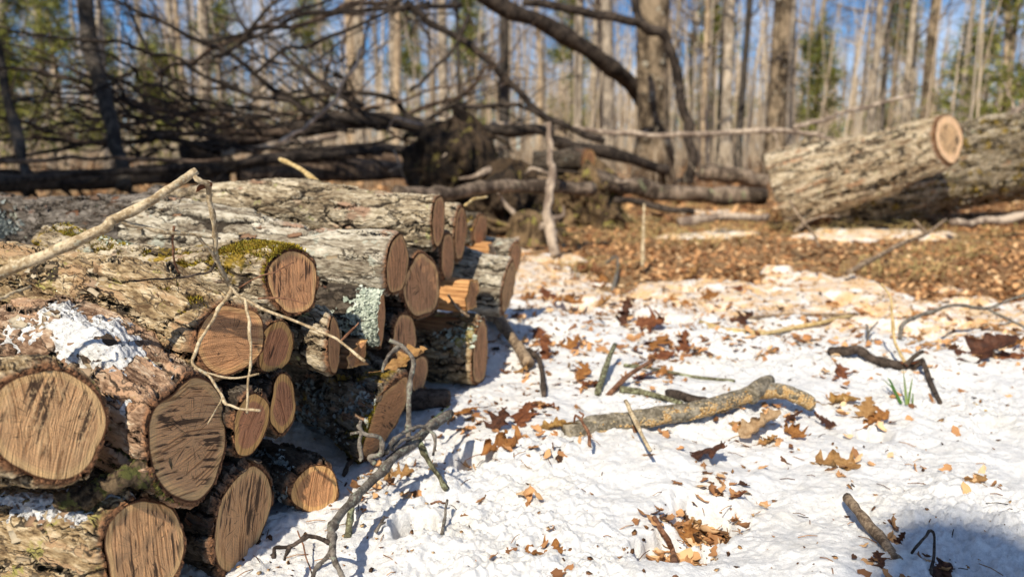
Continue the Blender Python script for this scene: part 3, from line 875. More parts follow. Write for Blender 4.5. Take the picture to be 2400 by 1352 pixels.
def flakes(g, spots, n, size, mat):
    """loose lifted bark scales: small curved plates standing off the log"""
    mb = MB()
    for (t0, u0, dt_, du) in spots:
        for _ in range(n):
            p, o = log_pt(g, t0 + RNG.uniform(-1, 1) * dt_, min(0.98, max(0.01, u0 + RNG.uniform(-1, 1) * du)))
            ln = size * RNG.uniform(0.6, 1.6); wd = ln * RNG.uniform(0.25, 0.55)
            ax = nrm(g.al + 0.25 * RNG.normal(0, 1, 3)); ax = nrm(ax - o * (ax @ o)); sd_ = np.cross(o, ax)
            lift = RNG.uniform(0.05, 0.35); vv = []
            for a_ in np.linspace(-1, 1, 6):
                for b_ in np.linspace(-1, 1, 4):
                    jx = RNG.uniform(-0.14, 0.14); jy = RNG.uniform(-0.2, 0.2)
                    vv.append(p + ax * ln * 0.5 * (a_ + jx) + sd_ * wd * 0.5 * (b_ + jy) + o * (0.001 + lift * ln * 0.35 * (a_ + 1) * 0.5 + 0.12 * wd * b_ * b_ + RNG.uniform(-1, 1) * 0.0006))
            ff = [[r * 4 + c, r * 4 + c + 1, r * 4 + c + 5, r * 4 + c + 4] for r in range(5) for c in range(3)]
            b0 = np.array(vv); b1 = b0 - o * 0.0018
            ff2 = [[q + 24 for q in f[::-1]] for f in ff]
            edge = [0, 1, 2, 3, 7, 11, 15, 19, 23, 22, 21, 20, 16, 12, 8, 4]
            side = [[edge[k], edge[(k + 1) % 16], edge[(k + 1) % 16] + 24, edge[k] + 24] for k in range(16)]
            mb.add(np.vstack([b0, b1]), ff + ff2 + side, None, RNG.uniform(0, 1))
    mb.build('bark_flakes', mat, g.root, smooth=False)['kind'] = 'stuff'


M_FLAKE = mat_tint('bark_scale', [(0.13, 0.085, 0.05), (0.36, 0.28, 0.18), (0.52, 0.45, 0.33), (0.26, 0.15, 0.09)], nscale=300)
M_FLAKED = mat_tint('bark_scale_dark', [(0.05, 0.035, 0.025), (0.13, 0.10, 0.075), (0.20, 0.10, 0.06)], nscale=260)
flakes(LG[8], [(130, 0.5, 65, 0.42)], 46, 0.016, M_FLAKE)
flakes(LG[2], [(120, 0.40, 70, 0.32)], 46, 0.018, M_FLAKE)
flakes(LG[3], [(120, 0.40, 60, 0.33)], 30, 0.017, M_FLAKE)
flakes(LG[11], [(125, 0.54, 65, 0.44)], 26, 0.021, M_FLAKE)
flakes(LG[12], [(125, 0.54, 60, 0.44)], 26, 0.020, M_FLAKE)
flakes(LG[22], [(130, 0.30, 60, 0.2)], 40, 0.015, M_FLAKE)
flakes(LG[24], [(130, 0.4, 60, 0.4)], 30, 0.020, M_FLAKED)
flakes(LG[4], [(120, 0.3, 60, 0.3)], 24, 0.022, M_FLAKED)
flakes(LG[27], [(130, 0.5, 50, 0.5)], 60, 0.024, M_FLAKED)


def snow_on(g, spots, label, thick=0.009):
    vs = []; fs = []; n0 = 0
    t0, u0, dt_, du = spots
    nu, nt_ = 96, 80
    for a_ in np.linspace(-1, 1, nt_):
        for b_ in np.linspace(-1, 1, nu):
            p, o = log_pt(g, t0 + a_ * dt_, min(0.99, max(0.0, u0 + b_ * du)))
            rr = math.hypot(a_, b_)
            h = thick * (1.1 - 1.5 * rr) + 0.011 * float(fbm(p[0] * 40, p[1] * 40, p[2] * 40, 4, 5)) + 0.0045 * float(vnoise(p[0] * 190, p[1] * 190, p[2] * 190, 6))
            vs.append(p + o * h)
    i = np.arange(nt_ - 1)[:, None] * nu; j = np.arange(nu - 1)[None, :]
    ff = np.stack([i + j, i + j + 1, i + nu + j + 1, i + nu + j], -1).reshape(-1, 4)
    vw = np.array(vs) @ g.M.T + g.p0
    c = vw.mean(0)
    o = mesh_obj('snow_patch', vw - c, ff, M_SNOW)
    o.location = [float(x) for x in c]
    tag(o, label, 'snow', 'snow left lying on logs')


snow_on(LG[2], (112, 0.40, 46, 0.36), 'patch of old granular snow melting on the thick log behind the largest log')
snow_on(LG[3], (112, 0.26, 34, 0.24), 'thin patch of snow on bark of the bottom front corner log', 0.008)

# slab of bark and cut stub
M_SLAB = mat_bark_simple('slab_bark', (0.02, 0.014, 0.01), (0.20, 0.14, 0.08), 120, 1.0, (0.15, 0.15, 0.045), 0.35, bdist=0.012)
mb = MB(); o_ = D(270, 1130, 0.885)
branch_geo(mb, [D(140, 1178, 0.86), D(220, 1150, 0.86), D(300, 1118, 0.87), D(395, 1085, 0.93)], 0.011, 0.015, 14, 12, 0.5)
tag(mb.build('bark_slab', M_SLAB, origin=o_), 'mossy slab of loose bark lying beneath the largest log', 'bark')
# ------------------------------------------------------------------ leaves
def leaf_mesh(kind, seed, rows=34, cols=11, stem=True):
    r = np.random.default_rng(seed)
    s = np.linspace(0, 1, rows)
    if kind == 'red':      # pointed lobes
        env = np.sin(PI * np.clip(s, 0, 1) ** 0.85) ** 0.65
        ph = (s * 3.3 + 0.1 + 0.06 * math.sin(seed)) % 1.0
        w = 0.44 * env * (0.28 + 0.72 * np.where(ph < 0.72, (ph / 0.72) ** 1.3, (1 - (ph - 0.72) / 0.28)))
        sweep = 0.16
    elif kind == 'white':  # rounded lobes
        env = np.sin(PI * np.clip(s, 0, 1) ** 1.15) ** 0.7
        w = 0.36 * env * (0.55 + 0.45 * np.abs(np.sin(s * PI * 3.4 + 0.3 * math.sin(seed))))
        sweep = 0.08
    else:
        w = 0.27 * np.sin(PI * s ** 0.85) ** 0.8 * (1 + 0.05 * np.sin(s * 60)); sweep = 0.05
    w = w * (1 + 0.22 * np.interp(s, np.linspace(0, 1, 14), r.uniform(-1, 1, 14))) + 0.004
    t = np.linspace(-1, 1, cols)
    curl = r.uniform(-1.0, 2.0); bendl = r.uniform(-0.6, 1.2); tw = r.uniform(-0.5, 0.5)
    V = []; UV = []
    for i in range(rows):
        for j in range(cols):
            wl = w[i] * (1 + 0.30 * math.sin(i * 0.9 + (3 if t[j] > 0 else 0) + seed))
            y = wl * t[j]; x = s[i] + sweep * abs(t[j]) * w[i] * 1.4
            c = curl * (1 + 0.5 * math.sin(s[i] * 5 + seed))
            ang = c * t[j] * (w[i] / 0.3)
            if abs(c) > 0.05:
                yy = wl / max(abs(c * w[i] / 0.3), 1e-3) * math.sin(abs(ang)) * (1 if t[j] > 0 else -1)
                zz = wl / (c * w[i] / 0.3) * (1 - math.cos(ang))
            else: yy, zz = y, 0
            V.append((x, yy, zz)); UV.append((s[i], t[j]))
    V = np.array(V); UV = np.array(UV)
    V[:, 2] += 0.10 * fbm(V[:, 0] * 4 + seed, V[:, 1] * 6, None, 4, seed % 50, 0.6)
    V[:, 1] += 0.03 * vnoise(V[:, 0] * 9 + seed, V[:, 1] * 9, None, 3)
    V[:, 2] += 0.018 * np.abs(UV[:, 1]) * np.sin(V[:, 0] * 38 + seed)
    # roll the blade along its length and twist
    b = bendl * V[:, 0]; x = np.sin(b) / bendl if abs(bendl) > 0.05 else V[:, 0]; z = (1 - np.cos(b)) / bendl if abs(bendl) > 0.05 else 0
    V = np.stack([x - V[:, 2] * np.sin(b), V[:, 1] + 0 * x, z + V[:, 2] * np.cos(b)], 1)
    a = tw * V[:, 0]; V = np.stack([V[:, 0], V[:, 1] * np.cos(a) - V[:, 2] * np.sin(a), V[:, 1] * np.sin(a) + V[:, 2] * np.cos(a)], 1)
    i = np.arange(rows - 1)[:, None] * cols; j = np.arange(cols - 1)[None, :]
    F = np.stack([i + j, i + j + 1, i + cols + j + 1, i + cols + j], -1).reshape(-1, 4)
    mb = MB(); mb.add(V, F, UV, 0.0)
    if stem:
        P = catmull([(0.03, 0, 0.0), (-0.1, 0.01, 0.02), (-0.26, 0.03 * r.uniform(-2, 2), 0.05 * r.uniform(0, 2))], 4)
        v, f = tube_geo(P, np.linspace(0.011, 0.007, len(P)), 5); mb.add(v, f, np.zeros((len(v), 2)) + [0.5, 0], 0.0)
    return mb


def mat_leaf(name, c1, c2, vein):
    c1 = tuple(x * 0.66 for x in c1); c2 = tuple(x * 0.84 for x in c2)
    m = MT(name)
    uv = m.coord('UV'); u = m.sepx(uv, 0); t = m.sepx(uv, 1)
    at = m.math('ABSOLUTE', t)
    side = m.math('SINE', m.math('MULTIPLY', m.math('SUBTRACT', u, m.math('MULTIPLY', at, 0.13)), 44.0))
    sv = m.mr(side, 0.90, 0.99)
    mv = m.mr(at, 0.10, 0.03)
    off = m.math('MULTIPLY', m.orand(), 9.0)
    n = m.noise(m.vmath('ADD', m.coord('Object'), m.comb(off, off, 0.0)), 7.0, 5, 0.65)
    c = m.mix(m.mr(n, 0.32, 0.68), c1, c2)
    c = m.mix(m.math('MULTIPLY', m.mr(n, 0.62, 0.70), 0.6), c, tuple(x * 0.35 for x in c1))
    c = m.mix(m.math('MULTIPLY', m.math('MAXIMUM', m.math('MULTIPLY', sv, 0.5), mv), 0.55), c, vein)
    m.done(c, 0.6, bump=m.math('ADD', m.math('MULTIPLY', sv, 0.4), n), bdist=0.02, bstr=0.5, spec=0.3)
    tr = m.n('ShaderNodeBsdfTranslucent', {'Color': c}); ms = m.n('ShaderNodeMixShader', {0: 0.22})
    m.t.links.new(m.bsdf.outputs[0], ms.inputs[1]); m.t.links.new(tr.outputs[0], ms.inputs[2]); m.t.links.new(ms.outputs[0], m.out.inputs[0])
    return m.m


LM = {
    'tan': mat_leaf('leaf_tan', (0.40, 0.21, 0.075), (0.56, 0.33, 0.13), (0.30, 0.15, 0.05)),
    'pale': mat_leaf('leaf_pale', (0.46, 0.29, 0.15), (0.62, 0.44, 0.26), (0.36, 0.22, 0.11)),
    'orange': mat_leaf('leaf_orange', (0.36, 0.145, 0.04), (0.50, 0.235, 0.07), (0.22, 0.08, 0.025)),
    'amber': mat_leaf('leaf_amber', (0.40, 0.20, 0.05), (0.58, 0.36, 0.12), (0.26, 0.12, 0.03)),
    'red': mat_leaf('leaf_red_brown', (0.17, 0.055, 0.025), (0.31, 0.115, 0.045), (0.10, 0.035, 0.018)),
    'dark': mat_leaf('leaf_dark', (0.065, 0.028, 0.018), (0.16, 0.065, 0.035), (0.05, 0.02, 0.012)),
}
LEAFV = {}
for kind in ('red', 'white', 'plain'):
    LEAFV[kind] = []
    for q in range(12):
        LEAFV[kind].append(leaf_mesh(kind, 11 * q + {'red': 1, 'white': 3, 'plain': 5}[kind]))


def put_leaf(px, py, w, kind, var, matk, rot, tilt, label, roll=0.0, up=0.006, flip=False, cat='leaf', group='fallen leaves on the snow', name='oak_leaf', at=None):
    p = S(px, py, up) if at is None else at
    d = proj(p)[2]
    o = LEAFV[kind][int(px + py) % 12].build(name, LM[matk])
    L = w / FPX * d * 1.0
    o.scale = (L, L, L * 0.72)
    Rm = Matrix.Rotation(math.radians(random.uniform(0, 18)), 3, 'X') @ Matrix.Rotation(math.radians(rot), 3, 'Z') @ Matrix.Rotation(-math.radians(tilt), 3, 'Y') @ Matrix.Rotation(math.radians(roll), 3, 'X')
    o.rotation_euler = Rm.to_euler()
    # centre the blade on the pixel
    mid = Rm @ Vector((L * 0.45, 0, 0))
    co = np.array([v.co for v in o.data.vertices])[:-1] * np.array([L, L, L * 0.72]) @ np.array(Rm).T
    low = np.percentile(co[:, 2], 28)
    o.location = (p[0] - mid.x, p[1] - mid.y, p[2] - low - 0.006)
    tag(o, label, cat, group)
    return o


LEAVES = [
    # px, py, width, kind, variant, colour, rot, tilt, roll, label
    (1112, 1060, 150, 'white', 0, 'tan', 70, 18, 'broad tan oak leaf crossed by a twig shadow right of the dead twig'),
    (1180, 1048, 135, 'red', 1, 'orange', 25, 12, 'orange oak leaf with sharp lobes overlapping the broad tan leaf'),
    (1078, 1078, 90, 'red', 2, 'orange', 200, 4, 'crumbling orange leaf scrap frozen in snow left of the broad tan leaf'),
    (1300, 1008, 110, 'plain', 0, 'amber', -35, 16, 'smooth amber leaf propped on the lower end of the lichen branch'),
    (1262, 952, 95, 'plain', 1, 'red', -20, 14, 'dark red leaf standing up behind the smooth amber leaf'),
    (1222, 988, 100, 'red', 3, 'red', 60, 20, 'red brown spiky leaf between the broad tan and the smooth amber leaf'),
    (1168, 1002, 95, 'red', 4, 'dark', 35, 8, 'dark folded leaf lying above the orange sharp lobed leaf'),
    (1640, 1070, 140, 'white', 1, 'dark', -22, 10, 'dark curled leaf with long thin stalk alone on the snow below the lichen branch'),
    (1780, 1008, 125, 'plain', 2, 'pale', 20, 10, 'pale leaf lying underside up beneath the thick end of the lichen branch'),
    (1745, 1002, 70, 'plain', 3, 'tan', 150, 5, 'tan leaf tucked left of the pale leaf under the lichen branch'),
    (1852, 1012, 85, 'red', 5, 'orange', -70, 10, 'bright orange lobed leaf right of the pale leaf by the branch end'),
    (1800, 1040, 60, 'plain', 4, 'tan', 5, 3, 'small tan leaf half buried below the pale leaf'),
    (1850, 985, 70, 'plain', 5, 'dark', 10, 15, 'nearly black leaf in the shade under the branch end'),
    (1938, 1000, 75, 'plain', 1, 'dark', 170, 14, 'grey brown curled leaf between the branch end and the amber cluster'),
    (2030, 1015, 150, 'white', 2, 'amber', 8, 4, 'large amber leaf at the base of the cluster right of the branch'),
    (2030, 975, 75, 'plain', 3, 'tan', 60, 30, 'upright tan leaf at the top of the amber cluster'),
    (2050, 990, 80, 'red', 2, 'orange', 20, 20, 'folded orange leaf in the middle of the amber cluster'),
    (1958, 945, 105, 'white', 3, 'amber', -8, 3, 'flat torn amber leaf on the snow above the grey curled leaf'),
    (1968, 885, 70, 'red', 0, 'red', 80, 18, 'shredded red brown leaf below the dark forked stick'),
    (1948, 1085, 120, 'red', 1, 'tan', -25, 5, 'thin spiky tan leaf lying alone below the amber cluster'),
    (2278, 1130, 75, 'red', 3, 'tan', 10, 10, 'three pointed tan leaf scrap alone at the right of the bare snow'),
    (1640, 1205, 95, 'white', 4, 'pale', 75, 10, 'pale brown leaf in the melted hollow of the snow'),
    (1632, 1240, 90, 'red', 5, 'tan', -100, 4, 'crumpled tan leaf at the lower side of the melted hollow'),
    (1675, 1190, 70, 'plain', 2, 'red', 20, 8, 'dark leaf along the upper rim of the melted hollow'),
    (1730, 1170, 60, 'plain', 4, 'red', -30, 12, 'curled red leaf just right of the melted hollow'),
    (1555, 1272, 80, 'white', 5, 'tan', 120, 8, 'tan leaf beside the stick in the lower melted hole'),
    (1615, 1275, 80, 'red', 0, 'orange', 60, 22, 'orange pointed leaf standing right of the stick in the lower hole'),
    (1590, 1300, 70, 'plain', 0, 'dark', 0, 4, 'black leaf scrap at the bottom of the lower melted hole'),
    (1270, 1293, 105, 'red', 2, 'orange', 8, 3, 'narrow orange leaf strip near the lower photo edge'),
    (968, 1228, 120, 'white', 1, 'red', 5, 3, 'square red brown leaf frozen into snow below the dead twig'),
    (868, 1155, 60, 'red', 3, 'orange', 160, 6, 'small crumbled orange leaf beside the dead twig stem'),
    (930, 1117, 75, 'red', 4, 'tan', 10, 14, 'small tan curled leaf on the snow below the slanting mossy log'),
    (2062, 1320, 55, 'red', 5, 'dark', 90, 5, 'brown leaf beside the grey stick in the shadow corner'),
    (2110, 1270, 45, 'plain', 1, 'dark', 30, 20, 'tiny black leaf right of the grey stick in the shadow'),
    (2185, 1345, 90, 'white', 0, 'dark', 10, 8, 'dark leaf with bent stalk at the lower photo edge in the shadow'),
    (2305, 838, 170, 'white', 2, 'dark', 15, 10, 'large dark wet leaf mound at the right side of the snow'),
    (2350, 845, 90, 'plain', 5, 'red', 0, 6, 'dark red leaf overlapping the right side of the dark wet mound'),
    (2382, 818, 70, 'plain', 3, 'orange', -40, 20, 'upright orange leaf right of the dark wet mound'),
    (2150, 770, 120, 'white', 4, 'tan', 30, 10, 'brown leaf under the arching thin branch at right'),
    (2175, 760, 90, 'red', 1, 'orange', 150, 12, 'orange leaf piled on the brown leaf under the arching branch'),
    (2125, 850, 80, 'plain', 4, 'red', 5, 6, 'reddish leaf right behind the dark forked stick'),
    (1690, 712, 110, 'white', 2, 'red', 20, 14, 'red brown leaf heaped up in the middle distance'),
    (1680, 730, 100, 'white', 5, 'orange', 140, 25, 'orange brown leaf leaning on the red brown leaf heap'),
    (1742, 757, 75, 'red', 3, 'dark', 10, 12, 'dark crinkled leaf right of the red brown leaf heap'),
    (1540, 812, 80, 'red', 4, 'orange', 40, 16, 'orange leaf lying over a pinkish one in the snow centre'),
    (1548, 838, 70, 'plain', 2, 'red', 0, 4, 'pinkish brown leaf half sunk below the centre orange leaf'),
    (1600, 818, 75, 'red', 5, 'red', 70, 18, 'red brown leaf with upright stalk right of the centre pair'),
    (1500, 885, 85, 'plain', 3, 'red', -25, 12, 'glossy red brown leaf over the mossy stick'),
    (1552, 878, 45, 'plain', 0, 'orange', 60, 25, 'tiny orange leaf caught on the thin green stick'),
    (1365, 878, 65, 'red', 0, 'orange', 60, 18, 'orange leaf left of the short lichen stick'),
    (1372, 907, 60, 'white', 3, 'red', 10, 5, 'flat red leaf below the orange leaf by the short lichen stick'),
    (1282, 835, 85, 'red', 2, 'red', 80, 25, 'red brown leaf standing near the log stack corner'),
    (1340, 818, 80, 'red', 4, 'orange', 15, 12, 'saw edged orange leaf standing right of the stack corner leaf'),
    (1262, 795, 55, 'white', 1, 'red', 90, 15, 'dark red leaf above the stack corner leaf'),
    (1328, 708, 80, 'red', 1, 'orange', -30, 16, 'orange leaf in the debris right of the far stack end'),
    (1420, 712, 50, 'plain', 2, 'tan', 5, 10, 'oval tan leaf alone on snow beyond the debris'),
    (1468, 745, 80, 'red', 3, 'dark', 60, 24, 'dark twisted leaf left of the leaf drift in the centre'),
    (1555, 742, 120, 'white', 0, 'orange', 10, 10, 'long orange leaf on top of the central leaf drift'),
    (1530, 765, 100, 'red', 5, 'red', -10, 6, 'red leaf strip along the front of the central leaf drift'),
    (1590, 748, 80, 'plain', 5, 'amber', -20, 14, 'amber curled leaf at right of the central leaf drift'),
    (1362, 638, 95, 'red', 0, 'red', 8, 14, 'dark brown leaf clump on snow near the pale post'),
    (1410, 665, 40, 'plain', 1, 'orange', 90, 30, 'little upright orange leaf beyond the leaf clump'),
    (1222, 872, 65, 'white', 2, 'tan', -20, 10, 'tan leaf beside the bark strip at the stack foot'),
    (1240, 700, 60, 'red', 3, 'orange', 30, 8, 'orange leaf close to the far corner log'),
    (1290, 700, 70, 'white', 4, 'red', 140, 10, 'brown leaf in the debris beyond the stack corner'),
    (1625, 655, 80, 'white', 5, 'tan', 10, 12, 'tan grassy leaf tuft in the middle of the clearing'),
    (1088, 966, 70, 'red', 2, 'orange', 10, 8, 'orange lobed leaf right of the cut stub end'),
    (1272, 1066, 50, 'red', 4, 'red', -20, 4, 'small red leaf scrap right of the sharp lobed leaf'),
    (1238, 1160, 35, 'plain', 3, 'orange', -60, 8, 'tiny curled orange scrap on the open snow'),
    (1800, 835, 40, 'plain', 0, 'tan', -20, 4, 'small tan leaf alone on the bright snow above the branch'),
    (940, 770, 45, 'plain', 2, 'amber', 60, 30, 'dry amber leaf caught on the top of the dead twig'),
]
for (px, py, wd, kd, vr, mk, rot, tl, lab) in LEAVES:
    at = None
    if py == 770: at = D(945, 845, 1.36)
    put_leaf(px, py, wd, kd, vr, mk, rot, tl, lab, roll=random.uniform(-18, 18), at=at)

# ---- loose litter beyond the snow and crumbs on it (nobody could count these)
small = [leaf_mesh(k, 70 + q * 7, 9, 5, False) for q, k in enumerate(['red', 'white', 'plain', 'red', 'plain', 'white'])]
small = [(np.concatenate(b.v), np.concatenate(b.f)) for b in small]


def rotm(a, b, c):
    return np.array((Matrix.Rotation(c, 3, 'Z') @ Matrix.Rotation(b, 3, 'Y') @ Matrix.Rotation(a, 3, 'X')))


def surf(x, y):
    return np.maximum(snow_z(x, y), ground_z(x, y))


def scatter_litter(x, y, size, mb):
    z = surf(x, y)
    for k in range(len(x)):
        v, f = small[int(RNG.integers(0, 6))]
        s = size * RNG.uniform(0.6, 1.25)
        R_ = rotm(RNG.normal(0, 0.34), RNG.normal(0, 0.30), RNG.uniform(0, 6.28))
        mb.add((v - [0.5, 0, 0]) @ R_.T * s + [x[k], y[k], z[k] + s * RNG.uniform(0.0, 0.12)], f, None, float(np.clip(RNG.normal(0.5, 0.24), 0, 1)))


N_ = 150000
y_ = 2.0 + 9.5 * RNG.uniform(0, 1, N_) ** 1.6; x_ = RNG.uniform(-0.55, 0.95, N_) * (y_ + 0.3)
c_ = snow_cover(x_, y_)
clump = fbm(x_ * 3.2, y_ * 3.2, None, 2, 91)
keep = (c_ < 0.0) | ((c_ < 0.03) & (RNG.uniform(0, 1, N_) < 0.30)) | (RNG.uniform(0, 1, N_) < 0.05 + 0.35 * np.clip(clump - 0.12, 0, 1) * sstep(2.0, 3.2, y_ + 0.4 * x_))
keep &= ~((x_ < -0.02 + 0.1 * (y_ - 2.5)) & (y_ < 3.2))
keep &= (y_ > 2.0)
x_ = x_[keep][:32000]; y_ = y_[keep][:32000]

M_LITTER = mat_tint('litter_leaves', [(0.05, 0.024, 0.012), (0.19, 0.085, 0.036), (0.42, 0.215, 0.09), (0.58, 0.345, 0.165), (0.68, 0.49, 0.29)], 0.7, 0.25)
mb = MB(); scatter_litter(x_, y_, 0.038, mb)
yf = 6 + 22 * RNG.uniform(0, 1, 3500) ** 1.4
scatter_litter(RNG.uniform(-0.9, 1.0, 3500) * yf, yf, 0.13, mb)
fr = []
for (px, py, wd, *_r) in LEAVES:
    if py == 770: continue
    c0 = S(px, py); n_ = int(RNG.integers(4, 11) + (10 if py < 900 else 0)); sp_ = wd / FPX * proj(c0)[2] * 0.55
    fr.append(np.stack([c0[0] + RNG.normal(0, sp_, n_), c0[1] + RNG.normal(0, sp_ * 1.2, n_)], 1))
fr = np.concatenate(fr)
scatter_litter(fr[:, 0], fr[:, 1], 0.026, mb)
for hx, hy, r in HOLES[:3]:
    scatter_litter(hx + RNG.normal(0, r * 0.5, 26), hy + RNG.normal(0, r * 0.5, 26), 0.035, mb)
tag(mb.build('leaf_litter', M_LITTER, smooth=False), 'dry brown leaves covering the ground beyond the snow', 'leaf litter', kind='stuff')

# bits of bark, leaf crumbs and needles frozen on the snow
M_CRUMB = mat_tint('crumbs', [(0.03, 0.02, 0.015), (0.14, 0.07, 0.035), (0.36, 0.19, 0.08), (0.50, 0.36, 0.20)])
mb = MB()
N_ = 5200
y_ = 0.62 + 3.0 * RNG.uniform(0, 1, N_) ** 1.5; x_ = RNG.uniform(-0.45, 0.85, N_) * (y_ + 0.1)
near = np.exp(-((x_ - (-0.32 + 0.36 * (y_ - 0.95))) / 0.13) ** 2)
keep = RNG.uniform(0, 1, N_) < 0.25 + 0.9 * near + 0.45 * sstep(1.7, 3.0, y_)
x_ = x_[keep]; y_ = y_[keep]
for hx, hy, r in HOLES[:3]:
    x_ = np.append(x_, hx + RNG.normal(0, r * 0.6, 150)); y_ = np.append(y_, hy + RNG.normal(0, r * 0.6, 150))
z_ = surf(x_, y_)
for x, y, z in zip(x_, y_, z_):
    s = RNG.uniform(0.0008, 0.0036) * (0.8 + 0.5 * y)
    if RNG.uniform() < 0.25:
        a = RNG.uniform(0, 6.28); L = RNG.uniform(0.01, 0.035); dx, dy = math.cos(a) * L, math.sin(a) * L
        v, f = tube_geo([(x, y, z + 0.002), (x + dx * .5, y + dy * .5, z + 0.004), (x + dx, y + dy, z + 0.002)], [0.0007] * 3, 4)
        mb.add(v, f, None, RNG.uniform(0, 0.8))
    else:
        k = 5; an = np.linspace(0, 6.28, k, endpoint=False); r_ = s * RNG.uniform(0.4, 1.2, k)
        R_ = rotm(RNG.normal(0, 0.5), RNG.normal(0, 0.5), RNG.uniform(0, 6))
        vv = np.stack([r_ * np.cos(an) * 1.4, r_ * np.sin(an), 0 * an], 1) @ R_.T
        vv = np.vstack([vv + [0, 0, s * 0.4], [[0, 0, -s * 0.4]]]) + [x, y, z + s * 0.3]
        mb.add(vv, [[0, 1, 2], [0, 2, 3], [0, 3, 4]] + [[q, k, (q + 1) % k] for q in range(k)], None, RNG.uniform(0, 1))
N_ = 5000
y_ = RNG.uniform(1.9, 4.4, N_); x_ = RNG.uniform(0.0, 0.8, N_) * y_ + 0.02
k_ = (fbm(x_ * 4, y_ * 6, None, 3, 61) + 0.30 * sstep(1.9, 3.2, y_ + .4 * x_)) > 0.14
x_ = x_[k_]; y_ = y_[k_]; z_ = surf(x_, y_)
for x, y, z in zip(x_, y_, z_):
    s = RNG.uniform(0.003, 0.009); k = 4; an = np.linspace(0, 6.28, k, endpoint=False) + RNG.uniform(0, 6); r_ = s * RNG.uniform(0.3, 1.2, k)
    R_ = rotm(RNG.normal(0, 0.5), RNG.normal(0, 0.5), 0)
    vv = np.vstack([np.stack([r_ * np.cos(an) * 1.5, r_ * np.sin(an) * .7, 0 * an], 1), [[0, 0, -s * .4]]]) @ R_.T + [x, y, z + s * 0.4]
    mb.add(vv, [[0, 1, 2], [0, 2, 3]] + [[q, k, (q + 1) % k] for q in range(k)], None, RNG.uniform(0.45, 1))
tag(mb.build('bark_crumbs', M_CRUMB, smooth=False), 'bark crumbs, needles and leaf bits strewn over the snow', 'debris', kind='stuff')
# ------------------------------------------------------------------ twigs and sticks
ST = {
    'tan': mat_bark_simple('twig_tan', (0.27, 0.195, 0.11), (0.62, 0.51, 0.34), 260, 1.0, (0.50, 0.46, 0.33), 0.2, 0.0015),
    'grey': mat_bark_simple('twig_grey', (0.07, 0.058, 0.048), (0.21, 0.185, 0.155), 240, 1.0, (0.30, 0.32, 0.25), 0.25, 0.0015),
    'lichen': mat_bark_simple('branch_lichen', (0.10, 0.085, 0.06), (0.33, 0.29, 0.22), 170, 1.0, (0.55, 0.42, 0.22), 0.15, 0.004),
    'mossy': mat_bark_simple('twig_mossy', (0.05, 0.045, 0.025), (0.16, 0.15, 0.09), 240, 1.0, (0.34, 0.36, 0.22), 0.4, 0.0015),
    'dark': mat_bark_simple('twig_dark', (0.025, 0.018, 0.014), (0.10, 0.075, 0.058), 200, 1.0, None, 0, 0.0015),
    'red': mat_bark_simple('twig_red', (0.10, 0.045, 0.025), (0.27, 0.14, 0.08), 260, 1.0, None, 0, 0.001),
    'yellow': mat_bark_simple('twig_yellow', (0.34, 0.23, 0.09), (0.62, 0.48, 0.25), 260, 1.0, None, 0, 0.001),
    'wood': mat_bark_simple('bare_wood', (0.09, 0.06, 0.04), (0.36, 0.27, 0.18), 200, 0.3, None, 0, 0.002),
}


def lay(pts, up):
    """pixel polyline on the snow; a third value lifts the point (m)"""
    return [S(p[0], p[1], (p[2] if len(p) > 2 else up)) for p in pts]


def stick(name, label, pts, r0, r1, mat, cat='stick', group=None, space='snow', d=None, sub=5, rough=0.16, wob=0.0015, sides=9, extra=(), bulge=0.25, up=None):
    """pts: pixel polyline; r in pixels at that depth"""
    def conv(pp, r):
        if space == 'snow':
            q0 = S(pp[0][0], pp[0][1]); dd = proj(q0)[2]
            return lay(pp, r / FPX * dd * 0.7 if up is None else up), dd
        out = [D(p[0], p[1], p[2]) for p in pp]
        return out, proj(out[0])[2]
    P, dd = conv(pts, r0)
    mb = MB()
    branch_geo(mb, P, r0 / FPX * dd, r1 / FPX * dd, sides, sub, rough, wob, bulge=bulge)
    for e in extra:
        q, d2 = conv(e[0], e[1])
        branch_geo(mb, q, e[1] / FPX * d2, e[2] / FPX * d2, 7, sub, rough, wob, bulge=bulge)
    o = mb.build(name, ST[mat] if isinstance(mat, str) else mat, origin=P[0])
    return tag(o, label, cat, group)


# the pale dead shoot poking out of the stack
root = empty('dead_shoot', D(-60, 690, 0.83), 'pale tan dead shoot sticking out over the stack with many side twigs', 'twig')
mb = MB()
branch_geo(mb, [D(-60, 690, .83), D(0, 643, .84), (D(130, 588, .85)), D(240, 537, .86), D(268, 515, .865), D(330, 485, .87), D(400, 440, .885), D(461, 402, .90)], 14 / FPX * .84, 9 / FPX * .9, 12, 6, 0.10, 0.001, bulge=0.15)
branch_geo(mb, [D(262, 528, .862), D(258, 508, .86)], 11 / FPX * .86, 8 / FPX * .86, 9, 4, 0.2)
mb.build('stem', ST['tan'], root, origin=None)


def tw(name, pts, r0, r1, mat='tan'):
    mb = MB(); branch_geo(mb, [D(*p) for p in pts], 0.78 * r0 / FPX * pts[0][2], 0.72 * r1 / FPX * pts[-1][2], 8, 5, 0.14, 0.0012, bulge=0.35)
    return mb.build(name, ST[mat], root)


